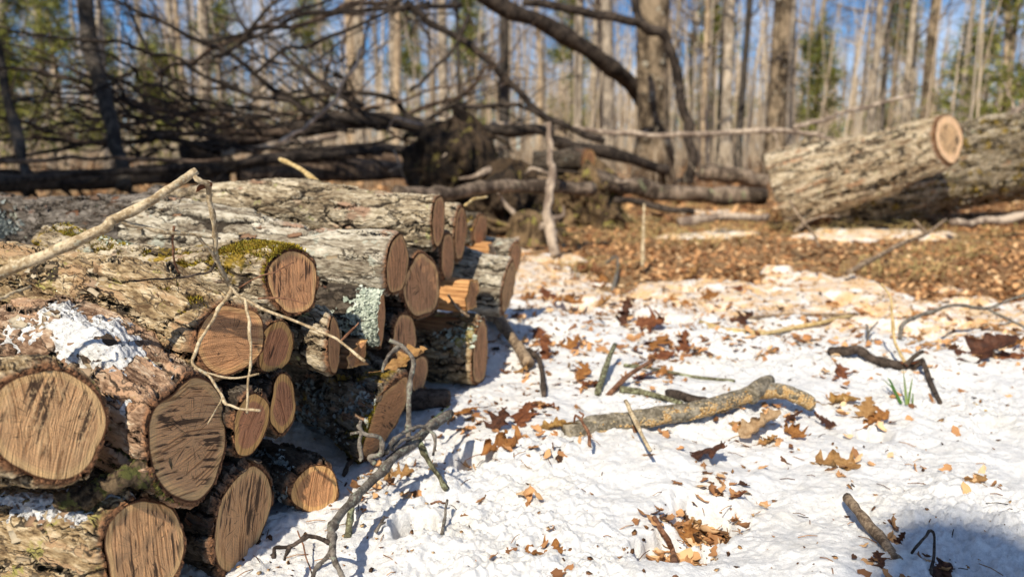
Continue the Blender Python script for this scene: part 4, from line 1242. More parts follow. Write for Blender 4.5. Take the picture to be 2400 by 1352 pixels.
tw('side_twig', [(280, 518, .866), (330, 532, .88), (400, 546, .90), (470, 552, .93), (515, 560, .95)], 6, 4)
tw('side_twig', [(452, 408, .898), (470, 425, .90), (490, 430, .91)], 8, 7)
tw('side_twig', [(488, 430, .91), (492, 470, .92), (501, 510, .93), (505, 560, .945), (506, 600, .96), (530, 655, .98), (545, 680, .985), (575, 702, .985), (620, 725, .98), (680, 748, .975), (740, 772, .97), (800, 802, .965), (856, 846, .95)], 8, 4)
tw('side_twig', [(462, 552, .93), (485, 580, .94), (505, 608, .955), (528, 650, .975)], 5, 4)
tw('side_twig', [(545, 680, .985), (518, 715, .98), (488, 765, .97), (462, 815, .95), (452, 852, .94), (490, 880, .93), (515, 920, .925), (535, 948, .92), (570, 958, .918), (610, 960, .915)], 5, 3.5)
tw('side_twig', [(456, 862, .938), (490, 875, .94), (550, 886, .945), (606, 876, .95)], 3.5, 2.5)
tw('side_twig', [(575, 700, .985), (582, 750, .975), (587, 800, .965), (588, 850, .955), (582, 900, .945), (580, 968, .93)], 4.5, 3)
tw('side_twig', [(508, 612, .958), (490, 638, .955), (450, 645, .95), (400, 652, .94), (350, 655, .93), (300, 661, .92)], 4, 2.5, 'dark')
tw('side_twig', [(408, 530, .90), (404, 580, .91), (410, 615, .92), (422, 642, .93)], 4, 2.5, 'red')
tw('side_twig', [(798, 800, .965), (825, 775, .97), (842, 755, .975)], 3.5, 2.5, 'red')
tw('side_twig', [(605, 700, .98), (650, 697, .97), (680, 702, .97), (718, 712, .97)], 3, 2, 'red')
tw('side_twig', [(560, 675, .985), (600, 650, .98), (640, 640, .98), (690, 615, .99)], 2.4, 1.5, 'red')
tw('side_twig', [(522, 930, .925), (510, 955, .93), (485, 995, .94)], 2.5, 1.8)
mb = MB(); v_, f_ = leaf_mesh('plain', 4, 12, 5, False).v[0], leaf_mesh('plain', 4, 12, 5, False).f[0]
Rq = rotm(0.6, 0.4, 2.8)
mb.add((v_ @ Rq.T) * 0.028 + D(497, 430, .905), f_, leaf_mesh('plain', 4, 12, 5, False).uv[0])
mb.build('withered_bud', LM['red'], root)
for ch in root.children:
    ch.matrix_parent_inverse = Matrix.Translation(-root.location)

# grey dead twig in front
root = empty('dead_twig', S(805, 1345), 'grey dead twig with crooked forks leaning from snow up against the stack', 'twig')


def tg(name, pts, r0, r1, mat='grey', d0=None):
    mb = MB()
    P = []
    for p in pts:
        P.append(S(p[0], p[1], p[2]) if p[2] < 0.4 else D(p[0], p[1], p[2]))
    dd = proj(P[0])[2]
    branch_geo(mb, P, r0 / FPX * dd, r1 / FPX * proj(P[-1])[2], 9, 5, 0.16, 0.0012, bulge=0.4)
    return mb.build(name, ST[mat], root)


tg('stem', [(1055, 968, 1.36), (1010, 1000, 1.30), (965, 1040, 1.24), (925, 1070, 1.19), (895, 1105, 1.15), (850, 1150, 1.10), (812, 1190, 1.055), (780, 1230, 1.01), (778, 1260, .985), (780, 1290, .965)], 11, 8)
tg('fork', [(780, 1285, .967), (782, 1310, .955), (795, 1335, .945), (815, 1380, .93)], 8, 5)
tg('fork', [(779, 1285, .967), (765, 1305, .96), (742, 1330, .95), (725, 1372, .93)], 6, 4)
tg('fork', [(778, 1275, .975), (755, 1262, .98), (725, 1255, .985), (695, 1272, .98), (670, 1280, .975), (645, 1283, .97), (640, 1305, .96)], 5.5, 4, 'dark')
tg('fork', [(680, 1280, .975), (672, 1295, .97), (666, 1313, .965)], 4.5, 3, 'dark')
tg('fork', [(960, 1045, 1.235), (957, 1010, 1.25), (958, 950, 1.26), (962, 890, 1.27), (968, 845, 1.28), (945, 815, 1.28), (912, 796, 1.28)], 7, 4.5)
tg('fork', [(935, 812, 1.28), (912, 830, 1.27), (902, 850, 1.26), (897, 872, 1.255)], 4.5, 3)
tg('fork', [(878, 1085, 1.165), (865, 1070, 1.16), (893, 1062, 1.16), (895, 1030, 1.16), (875, 1020, 1.15), (850, 1015, 1.15), (843, 1000, 1.15), (846, 985, 1.15)], 6, 4)
tg('fork', [(848, 1014, 1.15), (842, 1040, 1.15), (846, 1070, 1.15), (848, 1078, 1.15)], 4.5, 3.5)
tg('fork', [(848, 1014, 1.15), (835, 1014, 1.15), (820, 1017, 1.15)], 4, 3)
tg('fork', [(905, 1060, 1.17), (920, 1035, 1.19), (950, 1010, 1.22), (990, 1000, 1.25), (1015, 1015, 1.26), (1020, 1040, 1.25), (1015, 1068, 1.24)], 5.5, 3)
tg('fork', [(918, 1052, 1.19), (945, 1032, 1.21), (985, 1018, 1.24), (1020, 990, 1.30)], 4.5, 3)
tg('fork', [(978, 1028, 1.25), (1000, 1070, 1.245), (1025, 1110, 1.24), (1047, 1150, 0.004)], 6, 4.5, 'mossy')
for ch in root.children:
    ch.matrix_parent_inverse = Matrix.Translation(-root.location)

# the thick branch covered with orange lichen
root = empty('lichen_branch', S(1340, 1020), 'thick fallen branch speckled with orange lichen lying across the snow', 'branch')
mb = MB()
P = branch_geo(mb, [S(1325, 1022, .004), S(1400, 1008, .010), S(1500, 1000, .016), S(1600, 990, .022), S(1690, 975, .028), S(1770, 958, .036), S(1830, 958, .040), S(1870, 968, .036), S(1903, 980, .030)], 25 / FPX * 1.42, 17 / FPX * 1.5, 20, 10, 0.09, 0.002, bulge=0.05)
P2 = branch_geo(mb, [S(1755, 965, .036), S(1780, 952, .046), S(1800, 945, .052)], 24 / FPX * 1.5, 15 / FPX * 1.5, 12, 5, 0.12)
mb.build('stem', ST['lichen'], root)
mbl = MB()
for _ in range(4600):
    k = int(RNG.integers(4, len(P) - 2)); ax = nrm(P[k + 1] - P[k - 1])
    tt = k / len(P)
    side = nrm(np.cross(ax, [0, 0, 1.0])); upw = np.cross(side, ax)
    if side[1] > 0: side = -side
    a = RNG.normal(-0.30, 0.55) if tt > 0.3 else RNG.normal(-0.6, 0.3)
    if vnoise(np.array([tt * 17.0]), np.array([a * 1.5]), None, 4)[0] < (-0.35 if tt > 0.4 else -0.05): continue
    o_ = side * math.cos(a) + upw * math.sin(a)
    c = P[k] + (P[k + 1] - P[k]) * RNG.uniform() + o_ * (0.0194 - 0.0052 * tt)
    s = RNG.uniform(0.0008, 0.0026); t1 = nrm(np.cross(o_, RNG.normal(0, 1, 3))); t2 = np.cross(o_, t1)
    an = np.linspace(0, 2 * PI, 6, endpoint=False)
    vv = [c + o_ * s * 0.9] + [c + (t1 * math.cos(q) + t2 * math.sin(q)) * s * RNG.uniform(0.6, 1.3) + o_ * s * 0.2 for q in an] + [c + (t1 * math.cos(q) + t2 * math.sin(q)) * s * 0.5 - o_ * s for q in an]
    ff = [[0, 1 + q, 1 + (q + 1) % 6, 1 + (q + 1) % 6] for q in range(6)] + [[1 + q, 7 + q, 7 + (q + 1) % 6, 1 + (q + 1) % 6] for q in range(6)]
    mbl.add(vv, ff, None, RNG.uniform(0, 1))
M_LICHO = mat_tint('lichen_orange', [(0.28, 0.16, 0.06), (0.48, 0.31, 0.13), (0.54, 0.43, 0.27)])
mbl.build('lichen', M_LICHO, root)['kind'] = 'stuff'
mb = MB()
for c0, c1, r in ((P[-1], P[-2], 15), (P2[-1], P2[-2], 11)):
    ax = nrm(c0 - c1); t1 = nrm(np.cross(ax, [0, 0, 1.0])); t2 = np.cross(ax, t1); an = np.linspace(0, 2 * PI, 14, endpoint=False); rr = r / FPX * 1.5
    mb.add([c0 + ax * 0.002] + [c0 + ax * (0.001 + 0.003 * RNG.uniform()) + (t1 * math.cos(q) + t2 * math.sin(q)) * rr * RNG.uniform(0.8, 1.0) for q in an], [[0, 1 + q, 1 + (q + 1) % 14] for q in range(14)], None, 0.8)
mb.build('broken_end', mat_tint('broken_wood', [(0.3, 0.2, 0.1), (0.62, 0.46, 0.28)], nscale=200), root)
for ch in root.children:
    ch.matrix_parent_inverse = Matrix.Translation(-root.location)

stick('stub', 'short sawn stub with a pale lichen end lying at the foot of the stack', [(950, 957, .02), (1000, 955, .02), (1052, 953, .02)], 24, 21, 'dark', 'stub', sides=14)
stick('stick', 'short upright stick of grey green lichen standing in the snow left of the leaves', [(1400, 926, .004), (1418, 890, .03), (1440, 852, .05)], 7, 6, 'mossy', bulge=.1)
stick('stick', 'long thin dark green stick lying above the lichen branch', [(1463, 858), (1530, 868), (1600, 880), (1660, 890), (1722, 896)], 4, 4, 'mossy')
stick('stick', 'reddish peeled stick leaning up to the glossy red brown leaf', [(1425, 928, .003), (1470, 902, .02), (1530, 876, .035)], 7, 4.5, 'red')
stick('stick', 'mossy brown stick end poking from snow behind the lichen branch', [(1452, 918, .006), (1510, 930, .01), (1598, 952, .006)], 8, 6, 'mossy')
stick('stick', 'dark stick lying just behind the middle of the lichen branch', [(1568, 930, .008), (1620, 945, .01), (1690, 962, .008)], 11, 9, 'dark')
stick('stalk', 'straight dry grey stalk slanting in front of the lichen branch', [(1467, 940, 1.47), (1490, 985, 1.40), (1524, 1055, 1.32)], 5, 4, 'tan', 'stalk', space='d', extra=())
stick('stalk', 'withered brown weed stalk with a curled tip beside the amber leaf', [(1382, 1045, 1.36), (1378, 1015, 1.38), (1362, 985, 1.40), (1348, 972, 1.41), (1345, 990, 1.41)], 3.5, 2.5, 'red', 'stalk', space='d', extra=(([(1362, 985, 1.40), (1368, 972, 1.40), (1358, 965, 1.4)], 2.5, 2),))
stick('forked_stick', 'dark wet forked stick lying on bright snow at right', [(1946, 832, .01), (1985, 833, .012), (2010, 838, .02), (2045, 852, .012), (2080, 862, .012), (2130, 868, .012), (2165, 862, .02)], 10, 8, 'dark', 'stick', extra=(([(2160, 862, .02), (2178, 900, .01), (2200, 948, .004)], 5.5, 4.5), ([(2120, 868, .012), (2145, 855, .025), (2160, 852, .03)], 6, 4)))
stick('stick', 'weathered grey brown stick leaning in the shadow at the bottom right corner', [(1983, 1200, .025), (2020, 1240, .02), (2060, 1275, .012), (2105, 1312, .0)], 11, 10, 'wood', bulge=.1)
stick('bent_stalk', 'thin black bent stalk at the lower edge in the shadow', [(2135, 1312, .01), (2160, 1305, .03), (2180, 1300, .035), (2185, 1320, .02), (2182, 1345, .0)], 3, 3, 'dark', 'stalk')
stick('stick', 'brown stick standing in the melted hole near the lower photo edge', [(1532, 1222, .008), (1560, 1275, .012), (1578, 1310, .01), (1582, 1372, .006)], 5.5, 7, 'red', extra=(([(1555, 1265, .012), (1540, 1275, .0)], 4, 3),))
stick('stick', 'thin pale yellow stem lying in snow beyond the leaf drift', [(1640, 758), (1720, 782), (1790, 786), (1860, 772), (1930, 758), (2000, 742)], 5, 5, 'yellow', extra=(([(1660, 770), (1740, 775), (1830, 783)], 3, 2.5),))
stick('stick', 'dark olive stem lying parallel behind the pale yellow stem', [(1720, 748), (1800, 744), (1900, 740), (2010, 738)], 4, 3, 'wood')
stick('sprout', 'slender pale sprout rising from the snow behind the forked stick', [(2122, 852, 1.93), (2108, 825, 1.94), (2095, 790, 1.95), (2090, 740, 1.96), (2088, 700, 1.97), (2065, 665, 1.98)], 4, 2, 'yellow', 'sprout', space='d')
stick('branch', 'thin arching forked branch over brown leaves at the right edge', [(2108, 795, 2.18), (2114, 765, 2.2), (2140, 745, 2.22), (2190, 728, 2.26), (2238, 714, 2.3), (2312, 722, 2.3), (2360, 705, 2.3), (2420, 685, 2.3)], 5, 3, 'grey', 'branch', space='d', extra=(([(2312, 722, 2.3), (2350, 742, 2.25), (2410, 772, 2.2)], 3, 2.5),))
stick('twig', 'tiny forked twig standing alone on snow above the forked stick', [(2034, 818, .0), (2032, 805, .02), (2040, 795, .03), (2055, 785, .04)], 3, 2, 'grey', extra=(([(2034, 805, .02), (2028, 790, .04)], 2.5, 2),))
stick('sapling', 'single thin leafless sapling standing in the clearing', [(1506, 625, 3.6), (1507, 570, 3.62), (1508, 520, 3.63), (1510, 478, 3.64)], 4.5, 2.5, 'tan', 'sapling', space='d')
stick('branch', 'bare twig forked toward the propped log in leaves at right', [(1985, 640, 3.1), (2050, 605, 3.3), (2120, 568, 3.5), (2170, 548, 3.6), (2217, 515, 3.7)], 6, 4, 'wood', 'branch', space='d', extra=(([(2172, 548, 3.6), (2155, 530, 3.6), (2140, 515, 3.6)], 5, 3),))
stick('branch', 'looping dry twig in the grass below the propped log', [(1850, 470, 4.0), (1870, 505, 3.95), (1885, 525, 3.9), (1860, 545, 3.85)], 4, 3, 'wood', 'branch', space='d', extra=(([(1860, 545, 3.85), (1890, 520, 3.9), (1930, 508, 3.95), (1965, 508, 4.0)], 4, 3), ([(1880, 520, 3.9), (1905, 545, 3.9), (1920, 580, 3.85)], 3, 2.5)))
stick('bark_strip', 'long splintered bark strip lying along the foot of the stack', [(1135, 742, .03), (1170, 775, .03), (1210, 825, .02), (1240, 862, .01)], 14, 9, 'wood', 'bark', rough=.4, sides=7)
stick('stick', 'curved black stick half buried beside the bark strip', [(1240, 838, .02), (1262, 860, .02), (1272, 890, .012), (1275, 930, .004)], 7, 5, 'dark')
stick('stick', 'small curved grey stick standing beyond the bright snow', [(1435, 682, .0), (1446, 655, .03), (1446, 630, .06), (1420, 640, .05)], 4, 3, 'grey')
stick('stick', 'small dark stick beside the square red brown leaf', [(1036, 1256, .004), (1043, 1232, .015), (1050, 1208, .025)], 3.5, 3, 'grey')
stick('stick', 'short twig over the top corner of the square red brown leaf', [(1010, 1197, .012), (1030, 1197, .015), (1044, 1196, .012)], 2.5, 2.5, 'red')
stick('stick', 'small forked brown twig left of the square red brown leaf', [(880, 1252, .003), (892, 1240, .008), (900, 1228, .012)], 4, 3, 'grey', extra=(([(890, 1240, .008), (903, 1238, .01)], 3, 2),))
stick('bark_chip', 'upright chip of mossy bark left of the small forked brown twig', [(815, 1260, .0), (822, 1236, .015), (828, 1212, .03)], 8, 9, 'mossy', 'bark', rough=.5)
stick('twig', 'short black twig on shaded snow at the foot of the slanting mossy log', [(806, 1118, .004), (818, 1098, .01), (842, 1082, .012)], 5, 4, 'dark')
stick('pine_needle', 'long reddish pine needle standing near the lower photo edge', [(700, 1290, .03), (720, 1325, .015), (735, 1360, .0)], 1.8, 1.6, 'red', 'needle', bulge=0)
stick('twig', 'straight pale twig crossing the left photo edge in front of the long tan log', [(-20, 705, .80), (30, 688, .82), (72, 670, .84)], 4, 3, 'tan', 'twig', space='d')
stick('twig', 'thin dry twig rising behind the topmost log', [(765, 447, 1.95), (730, 415, 2.0), (690, 390, 2.05), (655, 374, 2.1)], 6, 5, 'yellow', 'twig', space='d')
stick('twig', 'dry twig at the end of the second slim cut log', [(1090, 482, 2.0), (1110, 468, 2.05), (1142, 462, 2.1)], 4, 3, 'yellow', 'twig', space='d')
stick('twig', 'bent bare twig hanging in the gap before the bright orange split piece', [(1050, 690, 1.75), (1065, 712, 1.75), (1083, 730, 1.75), (1100, 742, 1.75)], 2.5, 3.5, 'wood', 'twig', space='d')

# green blades
mb = MB()
M_BLADE = mat_tint('green_blade', [(0.03, 0.08, 0.012), (0.07, 0.15, 0.025), (0.16, 0.21, 0.06)], 0.5, 0.3)


def blades(label, items, name='grass_tuft'):
    mb = MB(); o0 = None
    for (pts, w_) in items:
        P = catmull([S(*p) for p in pts], 5); dd = proj(P[0])[2]
        if o0 is None: o0 = P[0]
        wv = np.linspace(1, 0.15, len(P)) * w_ / FPX * dd
        t = nrm(np.cross(P[-1] - P[0], [0, 0.4, 1.0]))
        V = np.concatenate([P - t * wv[:, None], P + t * wv[:, None] + [0, 0, 0.0005], P + [0, 0, -0.0008]]); n = len(P)
        k = np.arange(n - 1)
        mb.add(V, np.concatenate([np.stack([k, k + 1, 2 * n + k + 1, 2 * n + k], 1), np.stack([2 * n + k, 2 * n + k + 1, n + k + 1, n + k], 1)]), None, RNG.uniform(0.2, 1))
    tag(mb.build(name, M_BLADE, origin=o0), label, 'grass')


blades('green grass blade lying beside the upper end of the dead twig', [([(985, 1015, .004), (1015, 995, .012), (1055, 972, .02)], 5)])
blades('small green grass tuft growing through bright snow right of the amber cluster', [([(2112, 945, .0), (2090, 930, .02), (2068, 920, .03)], 4), ([(2110, 945, .0), (2085, 925, .03), (2075, 918, .035)], 4), ([(2125, 948, .0), (2118, 935, .03), (2112, 915, .05)], 3.5), ([(2128, 950, .0), (2133, 930, .03), (2135, 926, .04)], 3), ([(2138, 955, .0), (2138, 945, .015), (2137, 940, .02)], 2.5)])
stick('straw', 'short orange straw lying on the bare snow at right', [(2282, 948, .004), (2310, 966, .004)], 2.5, 2.5, 'yellow', 'straw', bulge=0)
# ------------------------------------------------------------------ fallen trunks, brush and forest
BM = {
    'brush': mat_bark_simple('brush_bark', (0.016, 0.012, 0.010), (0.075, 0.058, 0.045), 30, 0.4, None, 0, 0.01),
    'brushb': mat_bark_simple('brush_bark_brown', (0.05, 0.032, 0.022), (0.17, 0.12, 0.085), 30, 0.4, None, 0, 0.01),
    'pale': mat_bark_simple('trunk_pale', (0.20, 0.16, 0.115), (0.56, 0.475, 0.365), 22, 0.25, (0.58, 0.55, 0.46), 0.2, 0.02),
    'grey': mat_bark_simple('trunk_grey', (0.17, 0.14, 0.11), (0.46, 0.39, 0.30), 22, 0.25, None, 0, 0.02),
    'brown': mat_bark_simple('trunk_brown', (0.045, 0.032, 0.02), (0.34, 0.26, 0.17), 13, 0.5, (0.45, 0.42, 0.33), 0.15, 0.03),
    'dark': mat_bark_simple('trunk_dark', (0.025, 0.022, 0.02), (0.10, 0.085, 0.07), 22, 0.25, None, 0, 0.02),
    'tan': mat_bark_simple('trunk_tan', (0.32, 0.235, 0.15), (0.64, 0.50, 0.34), 22, 0.25, None, 0, 0.02),
    'weath': mat_bark_simple('weathered_limb', (0.17, 0.125, 0.095), (0.52, 0.42, 0.32), 26, 0.3, None, 0, 0.012),
    'limb': mat_bark_simple('limb_bark', (0.05, 0.036, 0.026), (0.27, 0.205, 0.15), 26, 0.4, (0.26, 0.27, 0.16), 0.15, 0.012),
    'twig': mat_bark_simple('far_twigs', (0.16, 0.125, 0.09), (0.38, 0.31, 0.235), 6, 1.0, None, 0, 0.01),
    'root': mat_bark_simple('root_soil_shade', (0.010, 0.007, 0.005), (0.075, 0.05, 0.03), 20, 0.6, (0.16, 0.13, 0.04), 0.15, 0.04),  # root colour taken near black, with the stump's shade painted in
    'stump': mat_bark_simple('stump_bark', (0.035, 0.022, 0.012), (0.24, 0.16, 0.085), 30, 0.3, (0.30, 0.26, 0.07), 0.25, 0.03),
}
BK['shag'] = mat_log_bark('bark_shaggy', plate=((0.17, 0.105, 0.055), (0.52, 0.41, 0.265), (0.80, 0.70, 0.52)), inner=(0.30, 0.16, 0.08), lichen=0.12, lcol=(0.42, 0.40, 0.24), moss=0.12, scale=13, elong=0.16, dscale=0.032, innerAmt=0.86)

BK['shagmoss_shade'] = mat_log_bark('bark_shaggy_mossy_shade', plate=((0.06, 0.045, 0.025), (0.25, 0.195, 0.12), (0.62, 0.54, 0.40)), inner=(0.20, 0.11, 0.05), lichen=0.2, lcol=(0.36, 0.36, 0.24), moss=0.42, scale=12, elong=0.15, dscale=0.034, innerAmt=0.9)  # mossy bark, also darkened to stand in for shade under the propped log
# the two big logs in the clearing
pt = D(1822, 452, 5.45); pf = D(2225, 326, 5.0)
make_log(2225, 326, 58, 30, -14, 0, 0, 0, float(np.linalg.norm(pt - pf)), 'shag', 'fresh', 'big shaggy log propped up with its fresh pale end raised at right', name='big_log', taper=1.6, streak=70, seed=41.0, res=0.010, irr=1.2, group='big logs in the clearing', depth=5.0, axis=pt - pf, rimw=0.06)
pt = D(2760, 318, 6.25); pf = D(1900, 458, 5.62)
make_log(1900, 458, 97, 45, 180, 0, 0, 0, float(np.linalg.norm(pt - pf)), 'shagmoss_shade', 'brown', 'bigger mossy log lying behind the propped log and off the right photo edge', name='big_log', taper=1.22, seed=43.0, res=0.012, group='big logs in the clearing', depth=5.62, axis=pt - pf, rimw=0.06)


def px_branch(mb, pts, d0, d1, r0, r1, sides=8, sub=4, rough=0.12, wob=0.02, a=0.0, bulge=0.2):
    n = len(pts)
    P = [D(p[0], p[1], d0 + (d1 - d0) * k / (n - 1)) for k, p in enumerate(pts)]
    return branch_geo(mb, P, r0 / FPX * d0, r1 / FPX * d1, sides, sub, rough, wob, a, bulge=bulge)


def fix_children(root):
    for ch in root.children:
        ch.matrix_parent_inverse = Matrix.Translation(-root.location)


# fallen tree whose crown makes the brush on the left
root = empty('fallen_tree', S(620, 395), 'dark fallen tree with a wide tangle of bare branches behind the stack', 'fallen tree')
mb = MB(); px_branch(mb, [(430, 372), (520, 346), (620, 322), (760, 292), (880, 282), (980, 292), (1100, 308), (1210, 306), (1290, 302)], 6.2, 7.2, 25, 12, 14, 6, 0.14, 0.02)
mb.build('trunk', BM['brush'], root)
BR = [
    ([(850, 290), (720, 250), (660, 215), (600, 170), (520, 115), (430, 80), (330, 30), (230, -30)], 6.6, 5.6, 9, 5),
    ([(760, 280), (700, 250), (600, 225), (520, 190), (430, 150), (330, 115), (260, 90), (130, 80), (-20, 52)], 6.5, 5.4, 7, 4),
    ([(640, 300), (500, 270), (400, 255), (330, 235), (200, 200), (90, 160), (-20, 148)], 6.4, 5.2, 8, 5),
    ([(420, 300), (330, 260), (270, 205), (200, 225), (120, 220), (80, 190)], 5.8, 5.2, 5, 3),
    ([(480, 260), (400, 215), (340, 190), (300, 155), (250, 130), (180, 120)], 6, 5.3, 5, 3),
    ([(420, 250), (380, 190), (360, 140), (330, 70), (300, 0), (290, -40)], 6.2, 6.4, 5, 3),
    ([(370, 175), (400, 155), (450, 145), (500, 120), (600, 75), (700, 50), (800, 22), (900, 5)], 5.8, 7.5, 5, 7),
    ([(500, 135), (620, 85), (700, 45), (800, 30), (950, 12), (1080, 8)], 5.9, 7.8, 5, 8),
    ([(480, 100), (560, 75), (640, 40), (720, 15), (800, -20)], 5.9, 7, 4, 5),
    ([(590, 175), (650, 130), (720, 108), (790, 85), (900, 35), (1000, 0)], 6.0, 7.6, 5, 6),
    ([(760, 280), (765, 215), (770, 160), (800, 120), (830, 60), (850, 20)], 6.6, 6.8, 5, 3),
    ([(882, 284), (850, 250), (820, 220), (795, 185), (800, 160)], 6.8, 6.6, 11, 5),
    ([(800, 215), (820, 165), (842, 120), (870, 60), (880, 30)], 6.6, 6.6, 4, 3),
    ([(850, 285), (800, 222), (740, 190), (680, 160), (600, 145), (540, 150)], 6.7, 6, 6, 3),
    ([(960, 280), (930, 245), (880, 230), (780, 225), (700, 232), (640, 215)], 6.9, 6.3, 8, 4),
    ([(950, 270), (1010, 250), (1090, 225), (1130, 170), (1160, 150)], 7, 7, 7, 5),
    ([(990, 288), (1040, 265), (1120, 250), (1200, 245), (1265, 275), (1300, 290)], 7, 7, 7, 6),
    ([(700, 310), (560, 300), (420, 275), (300, 290), (150, 300), (-20, 288)], 6.4, 5.4, 8, 5),
    ([(640, 330), (500, 322), (400, 320), (200, 330), (-20, 320)], 6.3, 5.4, 7, 5),
    ([(560, 340), (430, 330), (330, 330), (200, 340), (50, 360), (-20, 362)], 6.1, 5.4, 8, 5),
    ([(430, 310), (300, 300), (230, 260), (120, 240), (-20, 235)], 6.1, 5.4, 5, 3),
    ([(600, 260), (480, 235), (380, 240), (260, 270), (160, 260)], 6.3, 5.8, 4, 3),
    ([(560, 200), (450, 200), (330, 170), (230, 180), (100, 130), (-20, 110)], 6.2, 5.3, 4, 2.5),
]
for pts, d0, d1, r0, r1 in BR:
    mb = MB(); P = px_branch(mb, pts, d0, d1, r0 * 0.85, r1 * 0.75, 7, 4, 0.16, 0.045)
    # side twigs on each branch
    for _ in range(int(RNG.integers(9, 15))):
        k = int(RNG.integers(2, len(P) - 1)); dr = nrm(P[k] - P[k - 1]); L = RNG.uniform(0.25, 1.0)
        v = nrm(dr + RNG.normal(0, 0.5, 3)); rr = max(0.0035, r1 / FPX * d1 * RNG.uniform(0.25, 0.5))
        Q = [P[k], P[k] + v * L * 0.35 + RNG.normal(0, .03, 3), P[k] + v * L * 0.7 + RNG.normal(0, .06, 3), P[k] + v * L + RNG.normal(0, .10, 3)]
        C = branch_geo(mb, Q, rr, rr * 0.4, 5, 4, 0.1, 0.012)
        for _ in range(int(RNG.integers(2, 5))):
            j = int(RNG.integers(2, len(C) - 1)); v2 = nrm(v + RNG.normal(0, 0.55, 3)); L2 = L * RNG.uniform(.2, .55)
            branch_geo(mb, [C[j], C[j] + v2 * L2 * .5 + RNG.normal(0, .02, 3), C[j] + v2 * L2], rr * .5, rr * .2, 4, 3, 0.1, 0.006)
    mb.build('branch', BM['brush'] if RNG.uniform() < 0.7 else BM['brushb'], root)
for q in range(46):
    x0 = RNG.uniform(250, 980); y0 = RNG.uniform(250, 400); dd = RNG.uniform(5.6, 7.4); dr = RNG.choice([-1, -1, -1, 1]); ln = RNG.uniform(200, 560)
    sl = RNG.uniform(-0.75, 0.12) if q % 2 else RNG.uniform(-0.25, 0.12); cv = RNG.uniform(-60, 60)
    pts = [(x0 + dr * ln * t, y0 + sl * ln * t + cv * math.sin(t * 3.1)) for t in np.linspace(0, 1, 6)]
    mb = MB(); P = px_branch(mb, pts, dd, dd + RNG.uniform(-.8, .3), RNG.uniform(2.5, 5), 1.6, 6, 4, 0.16, 0.05)
    for _ in range(5):
        k = int(RNG.integers(3, len(P) - 1)); v = nrm(nrm(P[k] - P[k - 1]) + RNG.normal(0, .55, 3)); L = RNG.uniform(.2, .6)
        branch_geo(mb, [P[k], P[k] + v * L * .5 + RNG.normal(0, .03, 3), P[k] + v * L], .005, .002, 4, 4, .1, .01)
    mb.build('branch', BM['brush'] if RNG.uniform() < 0.75 else BM['brushb'], root)
fix_children(root)

# separate dead poles and limbs lying in and before the brush
def limb(name, label, cat, pts, d0, d1, r0, r1, mat, group=None, sides=10, wob=0.02, rough=0.14, twigs=0, sub=5):
    mb = MB(); P = px_branch(mb, pts, d0, d1, r0, r1, sides, sub, rough, wob)
    for _ in range(twigs):
        k = int(RNG.integers(2, len(P) - 1)); dr = nrm(P[k] - P[k - 1]); L = RNG.uniform(0.15, 0.6)
        v = nrm(dr + RNG.normal(0, 0.7, 3)); rr = max(0.004, r1 / FPX * d1 * 0.4)
        branch_geo(mb, [P[k], P[k] + v * L * 0.5, P[k] + nrm(v + RNG.normal(0, .3, 3)) * L], rr, rr * 0.4, 5, 4, 0.1, 0.01)
    return tag(mb.build(name, BM[mat], origin=P[0]), label, cat, group)


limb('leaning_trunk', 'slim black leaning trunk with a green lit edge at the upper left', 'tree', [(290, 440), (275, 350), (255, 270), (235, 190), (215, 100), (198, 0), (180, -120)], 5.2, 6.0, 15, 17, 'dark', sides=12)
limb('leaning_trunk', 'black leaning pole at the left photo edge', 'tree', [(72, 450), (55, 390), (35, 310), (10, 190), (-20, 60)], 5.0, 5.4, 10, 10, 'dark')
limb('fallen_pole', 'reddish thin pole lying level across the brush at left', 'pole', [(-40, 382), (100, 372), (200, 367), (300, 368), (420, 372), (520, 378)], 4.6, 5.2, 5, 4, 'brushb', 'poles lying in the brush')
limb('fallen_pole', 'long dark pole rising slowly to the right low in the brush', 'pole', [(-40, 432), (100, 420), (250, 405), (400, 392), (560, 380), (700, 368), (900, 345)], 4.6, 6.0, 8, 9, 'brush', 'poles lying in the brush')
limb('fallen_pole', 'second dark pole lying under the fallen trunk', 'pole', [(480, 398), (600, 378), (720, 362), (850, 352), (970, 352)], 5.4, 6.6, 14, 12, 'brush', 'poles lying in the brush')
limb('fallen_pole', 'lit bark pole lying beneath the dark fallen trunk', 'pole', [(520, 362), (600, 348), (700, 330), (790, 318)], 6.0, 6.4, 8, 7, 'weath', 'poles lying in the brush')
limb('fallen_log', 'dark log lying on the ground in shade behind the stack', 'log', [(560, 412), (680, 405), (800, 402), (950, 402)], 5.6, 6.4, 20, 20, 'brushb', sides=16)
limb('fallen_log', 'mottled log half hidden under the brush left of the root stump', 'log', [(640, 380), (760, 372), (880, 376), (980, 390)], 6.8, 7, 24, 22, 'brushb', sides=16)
limb('fallen_log', 'added blackish log filling the dark band behind the long ridged log', 'log', [(-70, 428), (120, 424), (330, 418), (540, 414)], 4.7, 5.6, 20, 17, 'brush', sides=16, twigs=8)  # log added to blacken the bright ground band behind the stack
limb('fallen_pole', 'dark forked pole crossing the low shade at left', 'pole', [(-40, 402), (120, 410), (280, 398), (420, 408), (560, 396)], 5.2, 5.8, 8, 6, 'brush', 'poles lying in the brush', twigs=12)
limb('dry_stem', 'pale dry stem slanting up through the brush', 'stem', [(655, 335), (700, 308), (745, 275), (795, 220), (835, 150), (850, 120)], 4.4, 4.8, 4.5, 3.5, 'weath')
